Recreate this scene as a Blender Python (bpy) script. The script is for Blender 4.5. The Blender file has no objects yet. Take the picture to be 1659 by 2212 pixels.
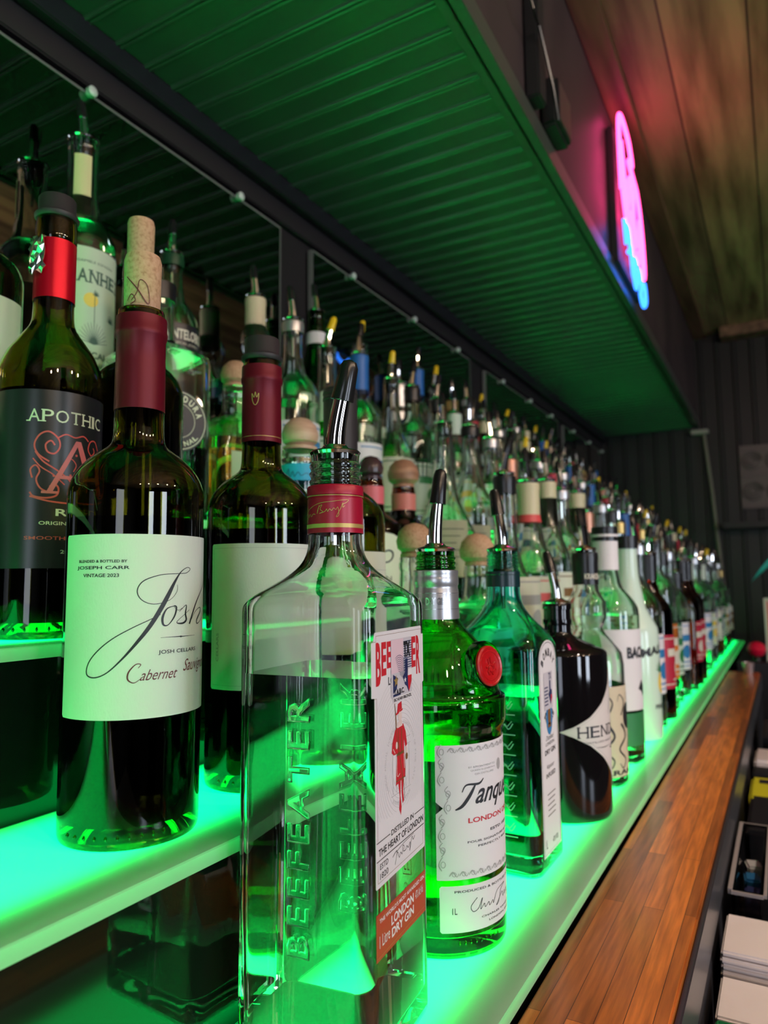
import bpy, bmesh, math, random
from mathutils import Vector, Matrix
random.seed(7)
PI = math.pi
sc = bpy.context.scene
COL = sc.collection
R = math.radians

# ------------------------------------------------------------------ camera
# origin = lens position; +Y runs along the bottle shelves, +X towards the room, +Z up
YAW, PITCH, ROLL = R(29.2), R(5.7), R(0.55)
fwd = Vector((-math.sin(YAW)*math.cos(PITCH), math.cos(YAW)*math.cos(PITCH), math.sin(PITCH)))
rgt = Vector((math.cos(YAW), math.sin(YAW), 0))
upv = rgt.cross(fwd)
rgt, upv = rgt*math.cos(ROLL)-upv*math.sin(ROLL), upv*math.cos(ROLL)+rgt*math.sin(ROLL)
cd = bpy.data.cameras.new('camera')
cam = bpy.data.objects.new('camera', cd); COL.objects.link(cam)
m = Matrix((rgt, upv, -fwd)).transposed().to_4x4()
cam.matrix_world = m
cd.sensor_fit = 'HORIZONTAL'; cd.sensor_width = 36; cd.lens = 1534/1659*36
cd.clip_start = 0.01; cd.clip_end = 50
cd.dof.use_dof = True; cd.dof.focus_distance = 0.43; cd.dof.aperture_fstop = 11.0
sc.camera = cam

# ------------------------------------------------------------------ world, view, sampling
w = bpy.data.worlds.new('world'); sc.world = w; w.use_nodes = True
w.node_tree.nodes['Background'].inputs[0].default_value = (0.55, 0.6, 0.75, 1)
w.node_tree.nodes['Background'].inputs[1].default_value = 0.012
sc.view_settings.view_transform = 'Standard'; sc.view_settings.look = 'None'
sc.view_settings.exposure = 0.15; sc.view_settings.gamma = 1
sc.view_settings.use_curve_mapping = False
cy = sc.cycles
cy.max_bounces = 14; cy.transmission_bounces = 12; cy.glossy_bounces = 6; cy.diffuse_bounces = 3
cy.transparent_max_bounces = 8; cy.caustics_reflective = False; cy.caustics_refractive = False
cy.sample_clamp_indirect = 4.0; cy.blur_glossy = 0.3
cy.use_denoising = True
try: cy.denoiser = 'OPENIMAGEDENOISE'; cy.denoising_input_passes = 'RGB_ALBEDO_NORMAL'
except Exception: pass
cy.use_adaptive_sampling = True; cy.adaptive_threshold = 0.02; cy.adaptive_min_samples = 16

LED = (0.0, 1.0, 0.14)
LED_W = 11.5
def area(name, loc, rot, sx, sy, power, col, parent=None, spread=PI):
    l = bpy.data.lights.new(name, 'AREA'); l.shape = 'RECTANGLE'; l.size = sx; l.size_y = sy
    l.energy = power; l.color = col; l.spread = spread
    o = bpy.data.objects.new(name, l); COL.objects.link(o); o.location = loc; o.rotation_euler = rot
    if parent: o.parent = parent
    return o
# lights added as daylight from assumed unseen windows (right wall, entrance behind camera)
area('assumed_window_light', (3.36, -0.95, 0.15), (0, R(90), 0), 1.3, 0.55, 28, (0.76, 0.85, 1.0))
area('assumed_window_light', (3.36, 0.55, 0.15), (0, R(90), 0), 1.3, 0.55, 28, (0.76, 0.85, 1.0))
area('assumed_window_light', (0.9, -2.94, 0.1), (R(90), 0, 0), 0.8, 1.5, 15, (0.78, 0.84, 1.0))

# spot added out of view to brighten the napkins and wooden ledge
dl = bpy.data.lights.new('added_fill_spot', 'SPOT'); dl.energy = 26; dl.color = (1.0, 0.80, 0.66); dl.spot_size = R(46); dl.spot_blend = 0.8; dl.shadow_soft_size = 0.04
dlo = bpy.data.objects.new('added_fill_spot', dl); COL.objects.link(dlo); dlo.location = (0.62, 0.75, 1.16)
dlo.rotation_euler = (Vector((-0.02, 0.95, -0.32))-Vector(dlo.location)).to_track_quat('-Z', 'Y').to_euler()

# ------------------------------------------------------------------ materials
M = {}
def nodes(mat): return mat.node_tree.nodes, mat.node_tree.links
def pbr(name, col, rough=0.5, metal=0.0, trans=0.0, ior=1.5, spec=0.5, coat=0.0, emis=None, es=0.0, alpha=1.0):
    if name in M: return M[name]
    mt = bpy.data.materials.new(name); mt.use_nodes = True
    p = mt.node_tree.nodes['Principled BSDF']
    p.inputs['Base Color'].default_value = (*col, 1); p.inputs['Roughness'].default_value = rough
    p.inputs['Metallic'].default_value = metal; p.inputs['Transmission Weight'].default_value = trans
    p.inputs['IOR'].default_value = ior; p.inputs['Specular IOR Level'].default_value = spec
    p.inputs['Coat Weight'].default_value = coat
    if emis: p.inputs['Emission Color'].default_value = (*emis, 1); p.inputs['Emission Strength'].default_value = es
    M[name] = mt; return mt
def glass(name, col, ior=1.5, rough=0.0):
    if name in M: return M[name]
    mt = bpy.data.materials.new(name); mt.use_nodes = True; n, l = nodes(mt); n.clear()
    o = n.new('ShaderNodeOutputMaterial'); g = n.new('ShaderNodeBsdfPrincipled')
    g.inputs['Base Color'].default_value = (*[c**1.0 for c in col], 1); g.inputs['IOR'].default_value = ior; g.inputs['Roughness'].default_value = rough
    g.inputs['Transmission Weight'].default_value = 1.0
    l.new(g.outputs[0], o.inputs[0]); M[name] = mt; return mt
def bump_noise(mt, scale, strength, dist=0.001, detail=3, stretch=None):
    n, l = nodes(mt); p = n['Principled BSDF']
    tc = n.new('ShaderNodeTexCoord'); mp = n.new('ShaderNodeMapping'); nz = n.new('ShaderNodeTexNoise'); b = n.new('ShaderNodeBump')
    if stretch: mp.inputs['Scale'].default_value = stretch
    nz.inputs['Scale'].default_value = scale; nz.inputs['Detail'].default_value = detail
    b.inputs['Strength'].default_value = strength; b.inputs['Distance'].default_value = dist
    l.new(tc.outputs['Object'], mp.inputs[0]); l.new(mp.outputs[0], nz.inputs[0]); l.new(nz.outputs['Fac'], b.inputs['Height'])
    l.new(b.outputs[0], p.inputs['Normal']); return nz
def noise_col(mt, cols, scale, detail=4, stretch=None, coords='Object'):
    n, l = nodes(mt); p = n['Principled BSDF']
    tc = n.new('ShaderNodeTexCoord'); mp = n.new('ShaderNodeMapping'); nz = n.new('ShaderNodeTexNoise'); r = n.new('ShaderNodeValToRGB')
    if stretch: mp.inputs['Scale'].default_value = stretch
    nz.inputs['Scale'].default_value = scale; nz.inputs['Detail'].default_value = detail
    r.color_ramp.elements[0].position = 0.3; r.color_ramp.elements[1].position = 0.7
    r.color_ramp.elements[0].color = (*cols[0], 1); r.color_ramp.elements[1].color = (*cols[-1], 1)
    if len(cols) == 3:
        e = r.color_ramp.elements.new(0.5); e.color = (*cols[1], 1)
    l.new(tc.outputs[coords], mp.inputs[0]); l.new(mp.outputs[0], nz.inputs[0]); l.new(nz.outputs['Fac'], r.inputs[0])
    l.new(r.outputs[0], p.inputs['Base Color']); return mt
clear = glass('clear_glass', (0.95, 0.985, 0.96))
paleg = glass('pale_green_glass', (0.80, 0.95, 0.86))
wineg = glass('olive_wine_glass', (0.30, 0.30, 0.03))
winedk = glass('dark_wine_glass', (0.12, 0.11, 0.012))
tanqg = glass('emerald_glass', (0.035, 0.62, 0.06))
bombg = glass('aqua_glass', (0.16, 0.85, 0.74))
amberg = glass('amber_glass', (0.32, 0.07, 0.006))
gin = glass('clear_spirit', (0.97, 1.0, 0.98), 1.36)
whisky = glass('amber_spirit', (0.75, 0.22, 0.012), 1.36)
gold = glass('gold_spirit', (0.85, 0.52, 0.06), 1.36)
redliq = glass('red_liqueur', (0.45, 0.005, 0.006), 1.36)
winel = pbr('red_wine', (0.012, 0.004, 0.004), 0.03, spec=0.3)
darkliq = pbr('dark_liqueur', (0.03, 0.012, 0.006), 0.05, spec=0.3)
blackglass = pbr('black_bottle_glass', (0.006, 0.005, 0.006), 0.04, spec=0.6)
chrome = pbr('polished_steel', (0.82, 0.80, 0.78), 0.07, 1.0)
rubber = pbr('black_rubber', (0.012, 0.012, 0.013), 0.22, spec=0.5)
matterub = pbr('matte_black_rubber', (0.03, 0.026, 0.03), 0.5, spec=0.4)
yellowp = pbr('yellow_plastic', (0.85, 0.58, 0.01), 0.4)
foilred = pbr('burgundy_foil', (0.14, 0.005, 0.016), 0.42, 0.25, spec=0.3); bump_noise(foilred, 60, 0.15, 0.0006, stretch=(1, 1, 0.2))
foilbright = pbr('bright_red_foil', (0.58, 0.002, 0.018), 0.33, 0.45, spec=0.3); bump_noise(foilbright, 90, 0.25, 0.0006, stretch=(1, 1, 0.15))
capred = pbr('red_cap_foil', (0.42, 0.006, 0.035), 0.35, 0.1)
capblk = pbr('black_cap', (0.012, 0.012, 0.014), 0.3)
silver = pbr('silver_foil', (0.55, 0.56, 0.58), 0.3, 0.75)
goldf = pbr('gold_foil', (0.6, 0.42, 0.15), 0.3, 0.8)
copper = pbr('copper_foil', (0.62, 0.30, 0.2), 0.35, 0.6)
cream = pbr('cream_foil', (0.72, 0.65, 0.42), 0.45)
cork = pbr('cork', (0.55, 0.36, 0.2), 0.8)
noise_col(cork, [(0.42, 0.24, 0.13), (0.56, 0.35, 0.21), (0.60, 0.39, 0.25)], 380, 5); bump_noise(cork, 500, 0.4, 0.0006)
woodball = pbr('turned_wood', (0.42, 0.22, 0.13), 0.5); noise_col(woodball, [(0.30, 0.14, 0.08), (0.52, 0.28, 0.17)], 30, 4, (1, 1, 6))
palewood = pbr('pale_wood', (0.62, 0.42, 0.30), 0.45); noise_col(palewood, [(0.52, 0.33, 0.22), (0.68, 0.47, 0.34)], 25, 4, (1, 1, 7))
darkball = pbr('dark_stopper', (0.07, 0.035, 0.04), 0.25)
P_white = pbr('white_paper', (0.80, 0.79, 0.82), 0.55)
P_cream = pbr('cream_paper', (0.74, 0.74, 0.62), 0.6)
P_josh = pbr('laid_cream_paper', (0.72, 0.74, 0.68), 0.7); bump_noise(P_josh, 900, 0.35, 0.0004, stretch=(1, 1, 0.45))
P_mint = pbr('pale_mint_paper', (.62, .74, .62), .6)
P_black = pbr('black_paper', (0.018, 0.018, 0.024), 0.3)
P_kraken = pbr('parchment_paper', (0.66, 0.58, 0.42), 0.6)
I_black = pbr('black_ink', (0.015, 0.017, 0.022), 0.5)
I_wine = pbr('wine_red_ink', (0.14, 0.02, 0.025), 0.5)
I_red = pbr('red_ink', (0.62, 0.02, 0.035), 0.5)
I_coral = pbr('coral_ink', (0.75, 0.09, 0.09), 0.45)
I_pink = pbr('pink_ink', (0.80, 0.16, 0.2), 0.45)
I_rust = pbr('rust_red_paper', (0.52, 0.06, 0.03), 0.45)
I_gold = pbr('gold_ink', (0.55, 0.38, 0.12), 0.4, 0.4)
I_brown = pbr('brown_ink', (0.22, 0.10, 0.03), 0.5)
I_grey = pbr('grey_ink', (0.40, 0.40, 0.41), 0.6)
I_lgrey = pbr('light_grey_ink', (0.60, 0.60, 0.62), 0.6)
I_cream = pbr('cream_ink', (0.75, 0.72, 0.60), 0.5)
I_navy = pbr('navy_ink', (0.02, 0.035, 0.13), 0.5)
I_blue = pbr('blue_ink', (0.03, 0.22, 0.5), 0.5)
I_white = pbr('white_ink', (0.85, 0.84, 0.85), 0.5)
I_green = pbr('green_ink', (0.03, 0.22, 0.07), 0.5)
I_yellow = pbr('yellow_ink', (0.85, 0.62, 0.10), 0.5)
I_skin = pbr('pale_ink', (0.80, 0.66, 0.62), 0.5)
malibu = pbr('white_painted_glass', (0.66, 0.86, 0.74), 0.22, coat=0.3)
acryl_black = pbr('gloss_black_acrylic', (0.004, 0.006, 0.005), 0.05, spec=0.38)
clearpl = glass('clear_plastic', (0.93, 0.98, 0.95), 1.45, 0.12)
dull = pbr('dull_black_paint', (0.012, 0.011, 0.013), 0.55)

# ------------------------------------------------------------------ object helpers
def link(name, me, mat, parent=None, smooth=True, sharp=40):
    ms = mat if isinstance(mat, (list, tuple)) else [mat]
    for x in ms: me.materials.append(x)
    o = bpy.data.objects.new(name, me); COL.objects.link(o)
    if parent: o.parent = parent
    if smooth:
        me.polygons.foreach_set('use_smooth', [True]*len(me.polygons))
        try: me.set_sharp_from_angle(angle=R(sharp))
        except Exception: pass
    return o
def raw(name, vs, fs, mat, parent=None, smooth=True, sharp=40, fixn=True):
    me = bpy.data.meshes.new(name); me.from_pydata([tuple(v) for v in vs], [], fs); me.update()
    if fixn:
        bm = bmesh.new(); bm.from_mesh(me); bmesh.ops.recalc_face_normals(bm, faces=bm.faces); bm.to_mesh(me); bm.free()
    return link(name, me, mat, parent, smooth, sharp)
def empty(name, loc, label=None, cat=None, group=None, rz=0):
    o = bpy.data.objects.new(name, None); COL.objects.link(o); o.location = loc; o.rotation_euler = (0, 0, rz)
    o.empty_display_size = 0.02
    return tag(o, label, cat, group)
def tag(o, label=None, cat=None, group=None, kind=None):
    if label: o['label'] = label
    if cat: o['category'] = cat
    if group: o['group'] = group
    if kind: o['kind'] = kind
    return o
class MB:
    """collects simple solids that belong to one part"""
    def __init__(s): s.v = []; s.f = []
    def add(s, vs, fs):
        k = len(s.v); s.v += [tuple(v) for v in vs]; s.f += [tuple(i+k for i in f) for f in fs]; return s
    def box(s, x0, x1, y0, y1, z0, z1, b=0.0):
        if b <= 0:
            vs = [(x, y, z) for z in (z0, z1) for x, y in ((x0, y0), (x1, y0), (x1, y1), (x0, y1))]
            return s.add(vs, [(3, 2, 1, 0), (4, 5, 6, 7), (0, 1, 5, 4), (1, 2, 6, 5), (2, 3, 7, 6), (3, 0, 4, 7)])
        bm = bmesh.new(); bmesh.ops.create_cube(bm, size=1)
        for v in bm.verts: v.co = Vector(((x0+x1)/2+v.co.x*(x1-x0), (y0+y1)/2+v.co.y*(y1-y0), (z0+z1)/2+v.co.z*(z1-z0)))
        bmesh.ops.bevel(bm, geom=bm.edges[:], offset=b, segments=2, affect='EDGES')
        bm.verts.index_update(); s.add([v.co[:] for v in bm.verts], [tuple(v.index for v in f.verts) for f in bm.faces]); bm.free(); return s
    def tube(s, pts, rad, n=12, cap=True):
        pts = [Vector(p) for p in pts]; rr = rad if isinstance(rad, (list, tuple)) else [rad]*len(pts)
        vs = []; fs = []; prev = None
        for i, p in enumerate(pts):
            d = (pts[min(i+1, len(pts)-1)]-pts[max(i-1, 0)]).normalized()
            if prev is None:
                a = d.orthogonal().normalized()
            else:
                a = (prev-d*prev.dot(d)).normalized()
            prev = a; b = d.cross(a)
            for k in range(n):
                t = 2*PI*k/n; vs.append(p+(a*math.cos(t)+b*math.sin(t))*rr[i])
        for i in range(len(pts)-1):
            for k in range(n):
                q = (k+1) % n; fs.append((i*n+k, i*n+q, (i+1)*n+q, (i+1)*n+k))
        if cap: fs.append(tuple(range(n-1, -1, -1))); fs.append(tuple((len(pts)-1)*n+k for k in range(n)))
        return s.add(vs, fs)
    def loft(s, rings, k=8, cx=0, cy=0, cap=True):
        vs, fs = loft(rings, k, cap); return s.add([(x+cx, y+cy, z) for x, y, z in vs], fs)
    def build(s, name, mat, parent=None, smooth=True, sharp=40): return raw(name, s.v, s.f, mat, parent, smooth, sharp)
def ringpts(z, h, rc, k, hy=None):
    hy = h if hy is None else hy
    r = rc*min(h, hy); out = []
    for qx, qy, a0 in ((1, 1, 0), (-1, 1, 90), (-1, -1, 180), (1, -1, 270)):
        for i in range(k):
            a = R(a0+90*i/(k-1 if rc < 0.999 else k)); out.append((qx*(h-r)+r*math.cos(a), qy*(hy-r)+r*math.sin(a), z))
    return out
def loft(rings, k=8, cap=True):
    """rings: (z, half width, corner fraction[, half depth]); corner fraction 1 = round"""
    vs = []; fs = []; n = 4*k
    for r in rings:
        vs += ringpts(r[0], max(r[1], 1e-5), r[2] if len(r) > 2 else 1, k, r[3] if len(r) > 3 else None)
    for i in range(len(rings)-1):
        for j in range(n):
            q = (j+1) % n; fs.append((i*n+j, i*n+q, (i+1)*n+q, (i+1)*n+j))
    if cap: fs.append(tuple(range(n-1, -1, -1))); fs.append(tuple((len(rings)-1)*n+j for j in range(n)))
    return vs, fs
def smoothprof(P, sub=3):
    """monotone-ish refinement of a profile"""
    out = []
    for i in range(len(P)-1):
        a, b = P[i], P[i+1]; p0 = P[max(i-1, 0)]; p3 = P[min(i+2, len(P)-1)]
        for s_ in range(sub):
            t = s_/sub; o = []
            for c in range(len(a)):
                m0 = (b[c]-p0[c])/2; m1 = (p3[c]-a[c])/2; d = b[c]-a[c]
                if d == 0: m0 = m1 = 0
                else:
                    m0 = max(min(m0/d, 2.5), 0)*d; m1 = max(min(m1/d, 2.5), 0)*d
                o.append((2*t**3-3*t*t+1)*a[c]+(t**3-2*t*t+t)*m0+(-2*t**3+3*t*t)*b[c]+(t**3-t*t)*m1)
            out.append(tuple(o))
    out.append(P[-1]); return out
def lerp_prof(P, z):
    for a, b in zip(P, P[1:]):
        if a[0] <= z <= b[0]:
            t = (z-a[0])/max(b[0]-a[0], 1e-9); return tuple(a[c]+(b[c]-a[c])*t for c in range(len(a)))
    return P[-1] if z > P[-1][0] else P[0]

def norm(P):
    return [tuple(p) if len(p) >= 3 else (p[0], p[1], 1.0) for p in P]
def bottle_glass(root, P, mat, t=0.003, floor=0.008, k=12, sub=3, fill=None, liq=None, punt=0, name='glass_body', rb=0.004):
    """P outer profile bottom to rim; builds a hollow glass shell and its liquid"""
    P = smoothprof(norm(P), sub)
    z0, h0 = P[0][0], P[0][1]
    rest = P[0][2:]
    base = [(z0+punt, h0*0.05)+rest, (z0+punt*0.7, h0*0.45)+rest, (z0+punt*0.1, h0*0.75)+rest, (z0, h0*0.84)+rest, (z0+rb*0.3, h0*0.95)+rest] if punt else [(z0+.0008, h0*0.1)+rest, (z0+.0006, h0*0.7)+rest, (z0, h0*0.86)+rest, (z0+rb*0.3, h0*0.95)+rest]
    out = base+[(max(p[0], z0+rb), p[1])+p[2:] if i == 0 else p for i, p in enumerate(P)]
    Pi = [p for p in P if p[0] > z0+floor+0.004]
    lo = lerp_prof(P, z0+floor)
    inner = [((p[0], max(p[1]-t, 0.001), p[2])+tuple(max(q-t, 0.001) for q in p[3:])) for p in Pi]
    fl = (max(lo[1]-t, 0.002))
    ib = [(z0+floor+0.003, fl*0.97)+lo[2:3]+tuple((q-t)*0.97 for q in lo[3:]), (z0+floor+punt*0.2, fl*0.85)+lo[2:3]+tuple((q-t)*0.85 for q in lo[3:]), (z0+floor+punt*0.75, fl*0.45)+lo[2:3]+tuple((q-t)*.45 for q in lo[3:]), (z0+floor+punt, fl*0.05)+lo[2:3]+tuple((q-t)*.05 for q in lo[3:])]
    seq = out+list(reversed(inner))+ib
    vs, fs = loft(seq, k)
    g = raw(name, vs, fs, mat, root, True, 50)
    if fill and liq:
        e = 0.00025
        lp = [(z0+floor+0.003-e, (fl+e)*0.97)+ib[0][2:], ] + [((p[0], p[1]+e, p[2])+tuple(q+e for q in p[3:])) for p in inner if p[0] < fill-0.001]
        top = lerp_prof(inner, fill); lp.append((fill-.0004, top[1]+e, top[2])+tuple(q+e for q in top[3:])); lp.append((fill-.0004, (top[1])*0.9, top[2])+tuple(q*.9 for q in top[3:]))
        lp = [(lp[0][0]+punt*.98, lp[0][1]*0.05)+lp[0][2:], (lp[0][0]+punt*.74, lp[0][1]*0.45)+lp[0][2:], (lp[0][0]+punt*.18, lp[0][1]*0.86)+lp[0][2:]]+lp
        vs, fs = loft(lp, k); raw('liquid', vs, fs, liq, root, True, 50)
    return g
def shell(root, name, rings, mat, k=12, t=0.0004):
    """thin foil or cap wrapped round a neck, open at the ends unless rings close it"""
    vs, fs = loft(norm(rings)+[(r[0], max(r[1]-t, .0005))+tuple(norm([r])[0][2:]) for r in reversed(rings)], k, False)
    n = 4*k; L = len(rings)*2
    for j in range(n):
        q = (j+1) % n; fs.append(((L-1)*n+j, (L-1)*n+q, q, j))
    return raw(name, vs, fs, mat, root, True, 35)
def solid(root, name, rings, mat, k=10, sharp=40):
    vs, fs = loft(norm(rings), k); return raw(name, vs, fs, mat, root, True, sharp)

# ------------------------------------------------------------------ printed matter
def cylmap(rad): return lambda u, v: (rad*math.cos(u/rad), rad*math.sin(u/rad), v)
def planemap(ang, dist):
    n = (math.cos(ang), math.sin(ang)); t = (-n[1], n[0])
    return lambda u, v: (n[0]*dist+t[0]*u, n[1]*dist+t[1]*u, v)
_tc = {}
def text_geo(s, bold=0.0, shear=0.0):
    key = (s, bold, shear)
    if key in _tc: return _tc[key]
    c = bpy.data.curves.new('t', 'FONT'); c.body = s; c.size = 1; c.resolution_u = 3; c.offset = bold; c.shear = shear
    o = bpy.data.objects.new('t', c); COL.objects.link(o)
    me = o.to_mesh(); vs = [(v.co.x, v.co.y) for v in me.vertices]; fs = [tuple(p.vertices) for p in me.polygons]
    o.to_mesh_clear(); bpy.data.objects.remove(o); bpy.data.curves.remove(c)
    _tc[key] = (vs, fs); return vs, fs
def catmull(P, sub=6, closed=False):
    n = len(P); out = []
    rng = range(n if closed else n-1)
    for i in rng:
        p0 = P[(i-1) % n] if closed or i else P[0]; p1 = P[i]; p2 = P[(i+1) % n]; p3 = P[(i+2) % n] if closed or i+2 < n else P[-1]
        for s_ in range(sub):
            t = s_/sub
            out.append(tuple(0.5*((2*b)+(-a+c)*t+(2*a-5*b+4*c-d)*t*t+(-a+3*b-3*c+d)*t**3) for a, b, c, d in zip(p0, p1, p2, p3)))
    if not closed: out.append(P[-1])
    return out
class Ink:
    def __init__(s): s.v = []; s.f = []
    def add(s, vs, fs):
        k = len(s.v); s.v += list(vs); s.f += [tuple(i+k for i in f) for f in fs]; return s
    def text(s, t, u0, u1, v0, v1, bold=0.0, shear=0.0, rot=0, slope=0.0):
        vs, fs = text_geo(t, bold, shear)
        xs = [p[0] for p in vs]; ys = [p[1] for p in vs]; a, b, c, d = min(xs), max(xs), min(ys), max(ys)
        out = []
        for x, y in vs:
            fx, fy = (x-a)/(b-a+1e-9), (y-c)/(d-c+1e-9)
            if rot == 90: out.append((u0+(1-fy)*(u1-u0), v0+fx*(v1-v0)))
            else: out.append((u0+fx*(u1-u0), v0+fy*(v1-v0)+slope*fx*(u1-u0)))
        return s.add(out, fs)
    def arc(s, t, cu, cv, rad, a0, a1, hgt, bold=0.0, inner=False):
        """letters along an arc, angles in degrees, measured at the baseline"""
        for i, ch in enumerate(t):
            if ch == ' ': continue
            a = R(a0+(a1-a0)*(i+0.5)/len(t)); wd = abs(R(a1-a0))*rad/len(t)*0.8
            vs, fs = text_geo(ch, bold); xs = [p[0] for p in vs]; ys = [p[1] for p in vs]
            x0, x1, y0, y1 = min(xs), max(xs), min(ys), max(ys)
            out = []
            ww = wd*(0.35 if ch in "I1'" else 1)
            for x, y in vs:
                lx = ((x-x0)/(x1-x0+1e-9)-0.5)*ww; ly = (y-y0)/(y1-y0+1e-9)*hgt
                if inner: rr = rad-ly; d = (-math.sin(a), math.cos(a)); px = cu+math.cos(a)*rr+d[0]*lx; py = cv+math.sin(a)*rr+d[1]*lx
                else: rr = rad+ly; d = (math.sin(a), -math.cos(a)); px = cu+math.cos(a)*rr+d[0]*lx; py = cv+math.sin(a)*rr+d[1]*lx
                out.append((px, py))
            s.add(out, fs)
        return s
    def stroke(s, pts, wd, sub=6, closed=False, smooth=True):
        """pts (u,v[,width factor])"""
        P = [(p[0], p[1], p[2] if len(p) > 2 else 1.0) for p in pts]
        Q = catmull(P, sub, closed) if smooth and len(P) > 2 else P
        n = len(Q); vs = []; fs = []
        for i, q in enumerate(Q):
            a = Q[(i-1) % n] if closed or i else Q[0]; b = Q[(i+1) % n] if closed or i < n-1 else Q[-1]
            dx, dy = b[0]-a[0], b[1]-a[1]; L = math.hypot(dx, dy) or 1; nx, ny = -dy/L, dx/L; h = wd*q[2]/2
            vs += [(q[0]+nx*h, q[1]+ny*h), (q[0]-nx*h, q[1]-ny*h)]
        for i in range(n if closed else n-1):
            j = (i+1) % n; fs.append((2*i, 2*i+1, 2*j+1, 2*j))
        return s.add(vs, fs)
    def rect(s, u0, u1, v0, v1): return s.add([(u0, v0), (u1, v0), (u1, v1), (u0, v1)], [(0, 1, 2, 3)])
    def poly(s, pts): return s.add([tuple(p[:2]) for p in pts], [tuple(range(len(pts)))])
    def disc(s, cu, cv, ru, rv=None, n=28):
        rv = rv or ru; return s.poly([(cu+ru*math.cos(2*PI*i/n), cv+rv*math.sin(2*PI*i/n)) for i in range(n)])
    def ring(s, cu, cv, ru, rv, wd, n=40, a0=0, a1=360):
        return s.stroke([(cu+ru*math.cos(R(a0+(a1-a0)*i/n)), cv+rv*math.sin(R(a0+(a1-a0)*i/n))) for i in range(n+(a1-a0 < 360))], wd, 1, a1-a0 >= 360, False)
    def frame(s, u0, u1, v0, v1, wd):
        for a in ((u0, u1, v0, v0+wd), (u0, u1, v1-wd, v1), (u0, u0+wd, v0, v1), (u1-wd, u1, v0, v1)): s.rect(*a)
        return s
    def build(s, name, mat, parent, mapf, step=None, thick=0.0):
        bm = bmesh.new(); V = [bm.verts.new((x, y, 0)) for x, y in s.v]
        for f in s.f:
            try: bm.faces.new([V[i] for i in f])
            except ValueError: pass
        if step:
            xs = [p[0] for p in s.v]; x = math.floor(min(xs)/step)*step+step
            while x < max(xs):
                bmesh.ops.bisect_plane(bm, geom=bm.verts[:]+bm.edges[:]+bm.faces[:], dist=1e-7, plane_co=(x, 0, 0), plane_no=(1, 0, 0)); x += step
        bmesh.ops.recalc_face_normals(bm, faces=bm.faces)
        for f in bm.faces:
            if f.normal.z < 0: f.normal_flip()
        if thick:
            r = bmesh.ops.extrude_face_region(bm, geom=bm.faces[:])
            up = {v for v in r['geom'] if isinstance(v, bmesh.types.BMVert)}
            for v in bm.verts: v.co.z = 0 if v in up else -thick
            bmesh.ops.recalc_face_normals(bm, faces=bm.faces)
        for v in bm.verts:
            x, y, d = v.co; p = Vector(mapf(x, y)); v.co = p
            if d:
                c = Vector((p.x, p.y, 0)); v.co = p+c.normalized()*d
        me = bpy.data.meshes.new(name); bm.to_mesh(me); bm.free()
        return link(name, me, mat, parent, bool(step), 30)
def deg(rad, a): return R(a)*rad
def wrap_label(root, rad, a0, a1, z0, z1, mat, name='label', poly=None, step=6):
    i = Ink()
    if poly: i.poly(poly)
    else:
        c = 0.0012; u0, u1 = deg(rad, a0), deg(rad, a1)
        i.poly([(u0+c, z0), (u1-c, z0), (u1, z0+c), (u1, z1-c), (u1-c, z1), (u0+c, z1), (u0, z1-c), (u0, z0+c)])
    return i.build(name, mat, root, cylmap(rad), deg(rad, step), 0.00025)

def pourer(root, z, rn, H=0.052, lean=0.008, adir=0.0, tip='black', s=1.0, n=14):
    """steel free-pour spout on a collar with a cork plug and a rubber tip"""
    dx, dy = math.cos(adir), math.sin(adir)
    mb = MB()
    mb.loft([(z-.0005, rn), (z+.0012, rn*1.06), (z+.0022, rn*1.0), (z+.0038, rn*0.6), (z+.006, 0.0072*s), (z+.0062, 0.003)], 7)
    sp = []; rr = []
    for i in range(9):
        t = i/8; off = lean*(t*t*(1.6-0.6*t)); sp.append((dx*off, dy*off, z+0.004+H*0.64*t)); rr.append(s*(0.0062-0.0012*t))
    mb.tube(sp, rr, n)
    mb.tube([(-dx*.0058*s, -dy*.0058*s, z+.003), (-dx*.0058*s, -dy*.0058*s, z+.012)], 0.0016*s, 8)
    mb.tube([(0, 0, z-.055), (0, 0, z-.02)], 0.0022*s, 8)
    po = mb.build('pourer', chrome, root)
    e = Vector(sp[-1]); d = (Vector(sp[-1])-Vector(sp[-2])).normalized(); L = H*0.42
    pts = [e-d*L*0.25, e-d*L*0.24, e, e+d*L*0.65, e+d*L*0.80, e+d*L*0.86]
    MB().tube(pts, [0.0058*s, 0.0072*s, 0.0067*s, 0.0058*s, 0.0042*s, 0.001*s], n).build('spout_cap', rubber if tip == 'black' else yellowp, po)
    c = MB(); c.loft([(z-.024, rn*.55), (z-.018, rn*.66), (z-.017, rn*.56), (z-.012, rn*.70), (z-.011, rn*.58), (z-.006, rn*.72), (z-.005, rn*.62), (z-.0005, rn*.74)], 6)
    c.build('pourer_cork', rubber, po)
    return po
def threads(P, z0, z1, r, n=3, d=0.0007):
    out = []
    for i in range(n):
        a = z0+(z1-z0)*i/n; h = (z1-z0)/n
        out += [(a, r), (a+h*.35, r+d), (a+h*.6, r+d), (a+h*.8, r)]
    return P+out
TZ = {1: -0.250, 2: -0.145, 3: -0.0375, 4: 0.070, 5: 0.177}
TX = {1: -0.225, 2: -0.35, 3: -0.48, 4: -0.612, 5: -0.72}
TN = {1: 'front', 2: 'second', 3: 'middle', 4: 'fourth', 5: 'back'}

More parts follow.
